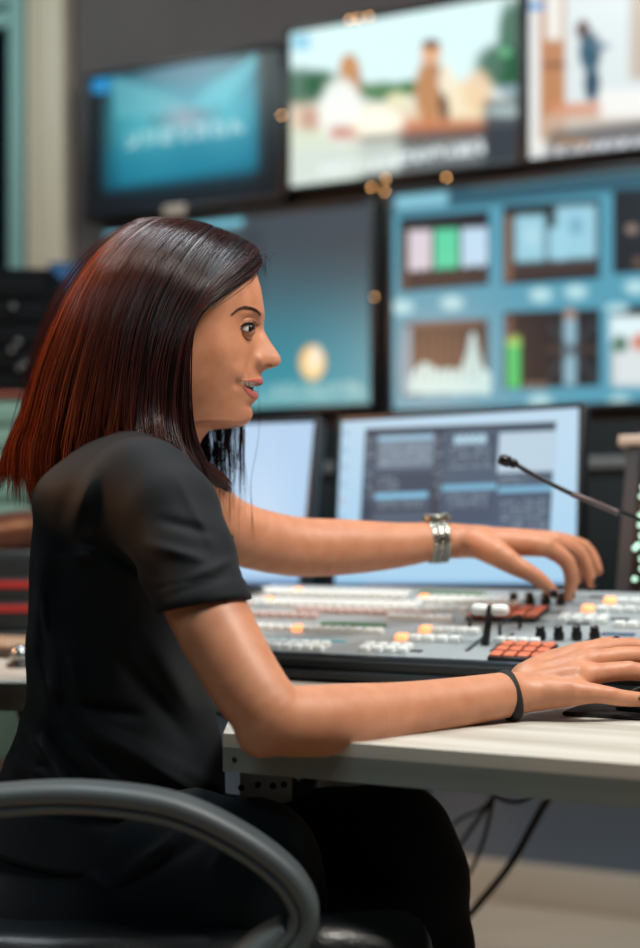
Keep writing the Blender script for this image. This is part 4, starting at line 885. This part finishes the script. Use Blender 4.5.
def f_shirt(p):
    d = torso(p); d = smax(d, p[:, 2]-P(0, 441, YB)[2], .035)
    d = smin(d, chain(p, [(120, 488, 1.45, .056), (143, 490, 1.36, .0465), (148, 492, 1.318, .0465)], .02), .045)
    d = smin(d, chain(p, [(120, 484, 1.46, .060), (148, 490, 1.55, .050), (152, 492, 1.59, .048)], .02), .045)
    s1 = chain(p, SLV, .02); s1 = smax(s1, (p-hemP)@hemN, .003)
    d = smin(d, s1, .012)
    s2 = chain(p, FSLV, .02); s2 = smax(s2, (p-fhP)@fhN, .003); d = smin(d, s2, .02)
    # drape
    q = p[:, 2]*18+p[:, 0]*9; d = d+.0012*np.sin(q*2.1+np.sin(p[:, 1]*31+p[:, 0]*17)*1.3)*sm(P(0, 500, YB)[2]-p[:, 2], 0, .10)
    d = d-folds(p, WR)
    # sleeve seam, hem stitching
    d = d+.0014*np.exp(-(segd(p, P(150, 452, 1.29), P(128, 500, 1.262))/.0025)**2)
    hd = (p-hemP)@hemN; d = d+.0010*np.exp(-((hd+.020)/.0016)**2)*np.exp(-(np.maximum(0, np.linalg.norm(p-hemP, axis=1)-.04)/.02)**2)
    # hollows: sleeve ends and neckline
    d = smax(d, -rcone(p, P(204, 607, 1.235), P(226, 655, 1.21), .0352, .0348), .001)
    d = smax(d, -rcone(p, P(208, 530, 1.612), P(262, 548, 1.64), .0385, .0365), .001)
    d = smax(d, -rcone(p, nkA, nkB, .062, .056), .004)
    # bottom hem
    d = smax(d, (P(0, 836, YB)[2]-(p[:, 0]+.2)*.10)-p[:, 2], .006)
    return d
v, q = nets(f_shirt, (-.46, 1.17, .52), (-.02, 1.70, 1.06), .0027)
MB().add(v, q.tolist(), 0, True).build('t_shirt', M_shirt, root)
WJ = [((235, 838, 1.26), (205, 880, 1.25), .006, .0025), ((190, 826, 1.27), (120, 880, 1.28), .007, .003), ((200, 842, 1.26), (110, 895, 1.27), .006, -.0025), ((172, 842, 1.27), (140, 860, 1.28), .005, .003), ((80, 868, 1.29), (130, 905, 1.29), .005, .002), ((285, 830, 1.30), (300, 860, 1.28), .006, .0015)]
def f_jean(p):
    d = smax(torso(p, -.004), p[:, 2]-P(0, 800, YB)[2], .02); d = smax(d, .50-p[:, 2], .03)
    d = smin(d, leg(p, NLEG), .03); d = smin(d, leg(p, FLEG), .03)
    d = d-folds(p, WJ)
    return d
v, q = nets(f_jean, (-.52, 1.13, .28), (.26, 1.72, .72), .0042)
v = v
MB().add(v, q.tolist(), 0, True).build('jeans', M_jean, root)
sh_ = MB()
for (x, y, Y) in ((270, 985, 1.33), (432, 1150, 1.54)): pass
# ---- hair
def mirror(g, amt=1.0): return [(x+dx, y+dy, 2*YM-Y) for (x, y, Y), dx, dy in zip(g, [0]*len(g), [0]*len(g))]
G1 = [(262, 264, 1.477), (252, 276, 1.452), (233, 289, 1.425), (208, 306, 1.403), (191, 330, 1.394), (186, 372, 1.390), (186, 412, 1.388), (191, 446, 1.384), (204, 478, 1.380)]
G1b = [(256, 248, 1.477), (244, 262, 1.445), (222, 282, 1.412), (198, 308, 1.396), (184, 340, 1.388), (178, 378, 1.384), (177, 415, 1.381), (180, 444, 1.376), (190, 466, 1.372)]
G2 = [(236, 236, 1.477), (218, 252, 1.436), (197, 282, 1.402), (178, 316, 1.388), (166, 350, 1.380), (160, 385, 1.376), (158, 415, 1.370), (160, 436, 1.358), (168, 452, 1.350)]
G3 = [(208, 225, 1.477), (190, 240, 1.432), (168, 270, 1.400), (150, 308, 1.386), (140, 345, 1.378), (135, 380, 1.372), (132, 410, 1.366), (130, 430, 1.362), (131, 446, 1.356)]
G4 = [(180, 219.5, 1.477), (160, 234, 1.436), (136, 262, 1.404), (116, 302, 1.388), (104, 342, 1.380), (96, 382, 1.374), (90, 420, 1.370), (86, 448, 1.370), (82, 474, 1.368)]
G5 = [(156, 218.5, 1.477), (130, 236, 1.442), (104, 266, 1.412), (84, 304, 1.396), (70, 344, 1.390), (58, 384, 1.388), (50, 424, 1.388), (44, 460, 1.392), (52, 506, 1.394)]
G6 = [(140, 220, 1.48), (112, 240, 1.452), (86, 270, 1.436), (66, 304, 1.428), (50, 342, 1.424), (38, 380, 1.424), (28, 418, 1.424), (17, 448, 1.428), (16, 486, 1.430)]
G7 = [(134, 222, 1.482), (104, 246, 1.480), (78, 278, 1.480), (60, 312, 1.480), (45, 348, 1.480), (33, 384, 1.480), (22, 420, 1.480), (11, 450, 1.482), (-3, 474, 1.484)]
half = [G1, G1b, G2, G3, G4, G5, G6]
guides = [np.array(g, float) for g in half]+[np.array(G7, float)]+[np.array(mirror(g), float) for g in half[::-1]]
# far front locks fall freely past the neck
GT = 28
GP = np.array([catmull([P(*q) for q in g], GT) for g in guides])          # guides x GT x 3
def hair_at(s):          # s in 0..len-1
    s = np.atleast_1d(s); n = len(GP); i = np.clip(s.astype(int), 0, n-2); f = (s-i)[:, None, None]
    a = GP[np.clip(i-1, 0, n-1)]; b = GP[i]; c = GP[i+1]; d = GP[np.clip(i+2, 0, n-1)]
    return .5*((2*b)+(-a+c)*f+(2*a-5*b+4*c-d)*f**2+(-a+3*b-3*c+d)*f**3)
NG = len(GP)
# under-mass: closed shell a little inside the strands
ss = np.linspace(0, NG-1, 150); S0 = hair_at(ss); axis = np.array([P(170, 340, YM)])[0]
out = S0-np.stack([np.full(S0.shape[:2], axis[0]), np.full(S0.shape[:2], YM), np.minimum(S0[..., 2], axis[2])], -1); out /= np.linalg.norm(out, axis=2)[..., None]
tt = np.linspace(0, 1, GT)[None, :, None]
wav = (np.sin(ss*9.7)+np.sin(ss*23.1+1))[:, None, None]*.0009*tt
A_ = S0-out*(.0035+wav); B_ = S0-out*(.012-.008*tt**3)
tipcut = int(GT*.93)
A_ = A_[:, :tipcut]; B_ = B_[:, :tipcut]; na, nb_ = A_.shape[:2]
i, j = np.meshgrid(np.arange(na-1), np.arange(nb_-1), indexing='ij'); q0 = (i*nb_+j).ravel(); qf = np.stack([q0, q0+nb_, q0+nb_+1, q0+1], 1); off = na*nb_
fs = qf.tolist()+(qf[:, ::-1]+off).tolist()
fs += [[k, k+1, off+k+1, off+k] for k in range(nb_-1)]+[[(na-1)*nb_+k+1, (na-1)*nb_+k, off+(na-1)*nb_+k, off+(na-1)*nb_+k+1] for k in range(nb_-1)]
fs += [[k*nb_, off+k*nb_, off+(k+1)*nb_, (k+1)*nb_] for k in range(na-1)]+[[k*nb_+nb_-1, (k+1)*nb_+nb_-1, off+(k+1)*nb_+nb_-1, off+k*nb_+nb_-1] for k in range(na-1)]
HM = MB().add(np.concatenate([A_.reshape(-1, 3), B_.reshape(-1, 3)]), fs, 0, True)
dark = lin((15, 9, 11)); cop = lin((188, 84, 44)); mid = lin((66, 30, 26))
def hcol(s, t, r):       # copper dye with painted-in warm light at back and ends, near black round the face
    b = np.exp(-(np.abs(s-7)/2.2)**2.3)                      # 1 at the back of the head
    k = np.clip(b*sm(t, -.15, .35)+.35*sm(t, .5, 1.0)*np.exp(-((s-7)/4.5)**2), 0, 1)[:, None]*(.25+1.0*r[:, None])
    k = np.clip(k, 0, 1); c = dark*(1-k)+cop*k; return c
colA = np.concatenate([hcol(np.full(nb_, s), np.linspace(0, .93, nb_), np.full(nb_, .2))*.6 for s in ss]); HC = [colA, colA]
# strands
def strands(paths, r0, cols, up):
    n, T, _ = paths.shape; Tn = np.gradient(paths, axis=1); Tn /= np.linalg.norm(Tn, axis=2)[..., None]+1e-12
    Aa = np.cross(Tn, up); Aa /= np.linalg.norm(Aa, axis=2)[..., None]+1e-9; Bb = np.cross(Aa, Tn)
    tp = np.ones(T); tp[-5:] = np.linspace(1, .25, 5); tp[0] = .5
    v = []
    for k in range(3):
        an = 2*math.pi*k/3; v.append(paths+(r0[:, None, None]*tp[None, :, None])*(math.cos(an)*Aa+math.sin(an)*Bb))
    v = np.stack(v, 2).reshape(-1, 3)
    base = (np.arange(n)*T)[:, None]+np.arange(T-1)[None]; base = base.reshape(-1)*3; f = []
    for k in range(3): k2 = (k+1) % 3; f.append(np.stack([base+k, base+k2, base+k2+3, base+k+3], 1))
    HM.add(v, np.concatenate(f).tolist(), 0, True); HC.append(np.repeat(cols.reshape(-1, 3), 3, 0))
NS = 5200
s = rng.uniform(0, NG-1, NS); u_ = rng.random(NS); s = np.where(u_ < .62, rng.uniform(0, 7.6, NS), s)
PT = hair_at(s); axs = np.stack([np.full(PT.shape[:2], axis[0]), np.full(PT.shape[:2], YM), np.minimum(PT[..., 2], axis[2])], -1); o_ = PT-axs; o_ /= np.linalg.norm(o_, axis=2)[..., None]
t = np.linspace(0, 1, GT)
lock = np.floor(s*6.5); lr = np.random.default_rng(11).normal(0, 1, (400, 4)); li = (lock.astype(int)) % 400
dep = rng.uniform(-.0050, .0018, NS); amp = rng.normal(0, 1, (NS, 3))
# strands of a lock draw together towards the tips
sc = (lock+.5)/6.5; PC = hair_at(np.clip(sc, 0, NG-1)); cl = (.30*sm(t, .15, .95))[None, :, None]
PT = PT*(1-cl)+PC*cl
PT = PT+o_*(dep[:, None, None]+(lr[li, 0]*.0022)[:, None, None]*sm(t, .1, .9)[None, :, None])
PT = PT+(amp*[.0028, .0020, .0008])[:, None, :]*(t**1.6)[None, :, None]
PT = PT+(lr[li, 1:4]*[.0042, .0022, .0])[:, None, :]*(t**2)[None, :, None]
ph = rng.uniform(0, 6.28, NS); PT[..., 0] += (.0014*np.sin(ph[:, None]+t[None]*10))*t[None]
ln = np.clip(rng.normal(.97, .06, NS), .72, 1.08); idx = np.minimum(ln, 1.06)[:, None]*t[None]*(GT-1); i0 = np.clip(idx.astype(int), 0, GT-2); ff = (idx-i0)[..., None]
PT = np.take_along_axis(PT, i0[..., None], 1)*(1-ff)+np.take_along_axis(PT, i0[..., None]+1, 1)*ff
cols = np.stack([hcol(s, np.full(NS, tv), rng.random(NS)*0+.15+.85*rng.random(NS)) for tv in t], 1)
rr_ = rng.random(NS); cols = hcol(np.repeat(s, GT), np.tile(t, NS), np.repeat(rr_, GT)).reshape(NS, GT, 3)
strands(PT, rng.uniform(.00028, .00052, NS), cols, np.array([0, 1, .05]))
# fly-aways over the crown, at the forehead and behind the back
fw = []; 
for k in range(200):
    s0 = rng.uniform(.0, 8.0); g = hair_at(np.array([s0]))[0]; g = g[:int(rng.uniform(12, GT))]; g = catmull(g[::3] if len(g) > 6 else g, GT)
    og = g-axis; og /= np.linalg.norm(og, axis=1)[:, None]; tv = t[:, None]
    fw.append(g+og*(.002+rng.uniform(.001, .014)*np.sin(tv*math.pi*rng.uniform(.4, 1.0))**1.5)+rng.normal(0, .004, 3)*tv**2)
strands(np.array(fw), np.full(len(fw), .00018), np.tile(mid, (len(fw), GT, 1)), np.array([0, 1, .05]))
ff_ = []
for k in range(26):      # wisps at the hairline
    a = P(258+rng.uniform(-6, 3), 262+rng.uniform(-8, 4), 1.478); e = a+np.array([rng.uniform(.004, .016), rng.uniform(-.01, .006), rng.uniform(-.022, .006)])
    ff_.append(catmull([a, (a+e)/2+[.003, 0, .006], e], GT))
for k in range(4):
    x = rng.uniform(-3, 3); ff_.append(catmull([P(260, 270, 1.47), P(248+x, 283, 1.437), P(228+x, 298+x*.5, 1.413), P(205, 312, 1.396)], GT))
strands(np.array(ff_), np.full(len(ff_), .0002), np.tile(dark, (len(ff_), GT, 1)), np.array([0, 1, .05]))
# far-side front locks hanging beyond the neck
fl_ = []; NFL = 300
for k in range(NFL):
    x = rng.choice([199, 205, 211, 217, 222, 228, 234, 241], p=[.2, .18, .15, .14, .11, .09, .07, .06])+rng.normal(0, 2.0); yd = rng.uniform(1.545, 1.585); end = np.interp(x, [195, 215, 235, 250], [504, 500, 490, 494])+rng.normal(0, 18); c_ = rng.normal(0, 3.0)
    fl_.append(catmull([P(246, 275, 1.50), P(232, 315, 1.545), P(222, 350, 1.565), P(x*.6+222*.4, 390, yd), P(x, 425, yd), P(x+c_*.3, 455, yd), P(x+c_, end, yd)], GT))
strands(np.array(fl_), rng.uniform(.00030, .00050, NFL), np.tile(dark, (NFL, GT, 1)), np.array([0, 1, .05]))
lg = [catmull([P(240, 300, 1.53), P(252, 360, 1.55), P(259, 400, 1.55), P(258, 440, 1.55), P(251, 480, 1.55), P(252, 512, 1.55), P(251+2*k, 540, 1.55)], GT) for k in range(3)]
strands(np.array(lg), np.full(3, .0003), np.tile(dark, (3, GT, 1)), np.array([0, 1, .05]))
# ends tucked over the shoulder
tk = []
for k in range(260):
    x = rng.uniform(-4, 9); y = rng.uniform(-6, 5); tk.append(catmull([P(186, 410+y, 1.392), P(189, 440, 1.388), P(197+x*.4, 462+y, 1.385), P(212+x, 477+y, 1.40), P(224+x, 486+y+x*.4, 1.42)], GT))
strands(np.array(tk), rng.uniform(.0003, .0005, 260), np.tile(mid*.8, (260, GT, 1)), np.array([0, 1, .05]))
MH = attr_mat('hair', rough=.25, spec=.38)
HM.build('hair', MH, root, np.concatenate(HC))
# ---- things she wears
def ring_frame(c, d, up): d = unit(d); a = unit(np.cross(up, d)); return Fr(c, a, np.cross(d, a), d)
wc = P(437, 541, 1.729); wd = unit(P(472, 541, 1.745)-P(400, 545, 1.71)); wd = unit([1, .16, .06])
fw_ = ring_frame(wc, wd, (0, 0, 1)); RA, RB = .0250, .0262
wt_ = empty('wristwatch', wc, 'silver link wristwatch on her outstretched wrist', 'watch')
M_sil = mat('silver_steel', (150, 150, 142), .2, 1.0); M_dks = mat('dark_steel', (70, 74, 72), .3, .9)
top = math.pi/2
for rowk, (o0, wdt, mm) in enumerate(((-.0080, .0066, M_sil), (0, .0078, M_sil), (.0080, .0066, M_sil))):
    m = MB(); NL = 26
    for k in range(NL):
        an = 2*math.pi*(k+.5*(rowk == 1))/NL; 
        if abs((an-top+math.pi) % (2*math.pi)-math.pi) < .42: continue
        c = np.array([(RA+.0004*(rowk == 1))*math.cos(an), (RB+.0004*(rowk == 1))*math.sin(an), o0]); fl2 = Fr(fw_.w(c), fw_.M.T@np.array([-math.sin(an), math.cos(an), 0]), fw_.M.T@np.array([0, 0, 1.0]), fw_.M.T@np.array([math.cos(an), math.sin(an), 0])*-1)
        m.box(fl2, -.0029, .0029, -wdt/2, wdt/2, -.0013, .0013, .0006)
    m.build('link_band', mm, wt_)
fc_ = Fr(fw_.w((0, RB+.0015, 0)), fw_.M[2], fw_.M[0], fw_.M[1])
MB().lathe(fc_, (0, 0, 0), [(.0150, -.004), (.0165, -.001), (.0160, .003), (.0145, .0045)], 28).build('case', M_sil, wt_)
MB().lathe(fc_, (0, 0, .0045), [(.0140, 0), (.0130, .0008)], 28).build('dial', M_dks, wt_)
mb_ = MB()
for k in range(18): an = 2*math.pi*k/18; mb_.lathe(fc_, (.0150*math.cos(an), .0150*math.sin(an), .0042), [(.0016, -.002), (.0016, .001), (.0008, .0016)], 8)
mb_.build('bezel', M_sil, wt_); MB().lathe(fc_, (0, 0, 0), [(.0022, .0155), (.0022, .020)], 10, axis=0).build('crown', M_sil, wt_)
hc_ = P(508.5, 695.5, 1.343); hd_ = unit(P(530, 692, 1.36)-P(480, 699, 1.322)); hd_ = unit([1, .22, .20])
fh_ = ring_frame(hc_, hd_, (0, 0, 1)); cc = []
for k in range(48): an = 2*math.pi*k/48; cc.append(fh_.w((.0224*math.cos(an), .0228*math.sin(an), 0)))
tag(MB().tube(cc, .0026, 10, closed=True, up=tuple(hd_), sx=2.3).build('hair_tie', mat('black_elastic', (16, 16, 18), .8)), 'black elastic hair tie worn round her near wrist', 'hair tie')
# ================= CHAIR
M_pp = mat('charcoal_plastic', (70, 78, 81), .48, bump=(1500, .10, .0004))
M_pp2 = mat('dark_plastic', (26, 28, 31), .45); M_lea = mat('black_leather', (20, 24, 28), .32, bump=(260, .35, .0012))
oc = empty('office_chair', (-.16, 1.46, 0), 'black leather office chair with curved grey plastic armrests', 'chair')
def arm(Ya, dy):
    oc_pts = [(-150, 812), (-80, 796), (0, 785.5), (75, 782), (150, 789), (200, 803), (250, 829), (288, 857), (309, 882), (319, 909), (314, 936), (298, 958), (270, 980), (235, 1000)]
    path = catmull([P(x, y, 1.15)+[0, Ya-1.15+dy*0, 0] for x, y in oc_pts], 120)
    T = np.gradient(path, axis=0); T /= np.linalg.norm(T, axis=1)[:, None]; L_ = np.array([0, 1.0, 0]); Nn = np.cross(T, L_); Nn /= np.linalg.norm(Nn, axis=1)[:, None]
    if Nn[40][2] < 0: Nn = -Nn
    prof = [(0, .3), (.0, .7), (-.002, .93), (-.008, 1.0), (-.0150, .97), (-.0165, .90), (-.0175, .80), (-.0190, .80), (-.0200, .90), (-.0225, .90), (-.0265, .80), (-.028, .6)]
    pr = [(a*.86, b*.021) for a, b in prof]; full = pr+[(a, -b) for a, b in pr[::-1]]
    n = len(full); v = np.array([[path[i]+Nn[i]*a+L_*b for a, b in full] for i in range(len(path))]).reshape(-1, 3)
    f = [[i*n+k, i*n+(k+1) % n, (i+1)*n+(k+1) % n, (i+1)*n+k] for i in range(len(path)-1) for k in range(n)]+[list(range(n))[::-1], [(len(path)-1)*n+k for k in range(n)]]
    return MB().add(v, f, 0, True)
a1_ = arm(1.15, 0).build('armrest', M_pp, oc)
# bracket that carries the armrest to under the seat
def bracket(Ya, s): return MB().tube(catmull([P(285, 926, 1.15)+[0, Ya-1.15, 0], P(262, 945, 1.15)+[0, Ya-1.15, 0], P(235, 975, 1.15)+[0, Ya-1.15, 0], P(200, 1010, 1.15)+[0, Ya-1.15+s*.03, 0], P(160, 1030, 1.15)+[0, Ya-1.15+s*.12, 0]], 30), [.010+.008*min(1, k/12) for k in range(30)], 14, up=(0, 1, 0), sx=1.5)
bracket(1.15, 1).build('arm_bracket', M_pp, oc)
arm(1.80, 0).build('armrest', M_pp, oc); bracket(1.80, -1).build('arm_bracket', M_pp, oc)
def f_seat(p):
    c = np.array([-.155, 1.475, .515]); q = np.abs(p-c)-np.array([.215, .235, .022]); d = np.linalg.norm(np.maximum(q, 0), axis=1)+np.minimum(q.max(1), 0)-.032
    d = smin(d, rcone(p, P(318, 962, 1.205)+[0, .03, 0], P(395, 955, 1.24)+[0, .02, 0], .030, .030), .03)
    return d+.001*np.sin(p[:, 0]*60)*np.sin(p[:, 1]*55)
v, q = nets(f_seat, (-.45, 1.15, .43), (.17, 1.80, .60), .005)
MB().add(v, q.tolist(), 0, True).build('seat', M_lea, oc)
MB().box(WORLD, -.47, -.40, 1.24, 1.70, .62, 1.02, .03, seg=4).build('backrest', M_lea, oc)
MB().tube([(-.43, 1.47, .66), (-.44, 1.47, .50), (-.30, 1.47, .45), (-.16, 1.47, .45)], .022, 12).build('back_support', M_pp2, oc)
MB().tube([(-.16, 1.47, .47), (-.16, 1.47, .12)], .028, 16, up=(0, 1, 0)).build('gas_column', M_pp2, oc)
for k in range(5):
    an = 2*math.pi*k/5+.3; e = np.array([-.16+.29*math.cos(an), 1.47+.29*math.sin(an), .075])
    MB().tube([(-.16, 1.47, .13), e+[0, 0, .01]], [.026, .016], 10, up=(0, 0, 1)).build('base_leg', M_pp2, oc)
    MB().lathe(Fr(e-[0, 0, .047], (-math.sin(an), math.cos(an), 0), (math.cos(an), math.sin(an), 0), (0, 0, -1)), (0, 0, 0), [(.027, -.02), (.0275, .0), (.027, .02)], 20, axis=0).build('caster', M_pp2, oc)
# shoes
for (x, y, Y, lab) in ((432, 1150, 1.54, 'far'),):
    f = P(x, y, Y); m = MB().ell(WORLD, (f[0]+.05, f[1], .045), (.13, .045, .045), 14); m.tube([f, (f[0], f[1], .07)], .035, 12).build('shoe', M_blk, root)
# ================= LIGHT AND CAMERA
def area(name, loc, tgt, size, power, col, sy=None):
    l = bpy.data.lights.new(name, 'AREA'); l.energy = power; l.color = col; l.size = size
    if sy: l.shape = 'RECTANGLE'; l.size_y = sy
    o = bpy.data.objects.new(name, l); COL.objects.link(o); o.location = loc
    o.rotation_euler = (Vector(tgt)-Vector(loc)).to_track_quat('-Z', 'Y').to_euler(); return o
area('ceiling_key', (.75, .75, 2.6), (0, 1.5, .9), .5, 44, (1, .94, .85))
area('ceiling_top', (-.2, 1.9, 2.9), (0, 1.6, .8), .7, 30, (.86, .95, 1))
area('teal_fill', (-1.0, .2, 2.5), (0, 1.4, .9), .6, 7, (.58, .90, 1))  # unseen cool fill, added to tint the dark areas teal
area('warm_lamp', (-1.75, 1.62, 1.62), (-.3, 1.48, 1.05), .35, 22, (1, .50, .24))
area('ceiling_back', WALL.w((1.0, 2.9, 1.2)), WALL.w((1.0, 1.2, 0)), 1.6, 10, (.85, .94, 1))
area('low_wall_light', WALL.w((1.9, 2.6, 1.6)), WALL.w((1.0, .2, .1)), 1.0, 22, (1, .95, .9))  # area light high up, aimed at the foot of the back wall
area('window_fill', WALL.w((-1.5, 2.6, 1.0)), WALL.w((-1.3, 2.0, 0)), .4, 7, (.85, 1, .97))  # unseen area light added to brighten the window frame and pillar
w = bpy.data.worlds.new('World'); SC.world = w; w.use_nodes = True
w.node_tree.nodes['Background'].inputs[0].default_value = (.05, .07, .08, 1); w.node_tree.nodes['Background'].inputs[1].default_value = 1
cam = bpy.data.cameras.new('Camera'); co = bpy.data.objects.new('Camera', cam); COL.objects.link(co)
co.location = (0, 0, CZ); co.rotation_euler = (math.pi/2, 0, 0)
cam.sensor_fit = 'VERTICAL'; cam.sensor_height = 36; cam.lens = 36*F/948; cam.shift_y = (HY-474)/948
cam.clip_start = .05; cam.clip_end = 50
cam.dof.use_dof = True; cam.dof.focus_distance = 1.37; cam.dof.aperture_fstop = 2.3
SC.camera = co
SC.view_settings.view_transform = 'Standard'; SC.view_settings.look = 'None'; SC.view_settings.gamma = 1; SC.view_settings.exposure = 0; SC.view_settings.use_curve_mapping = False
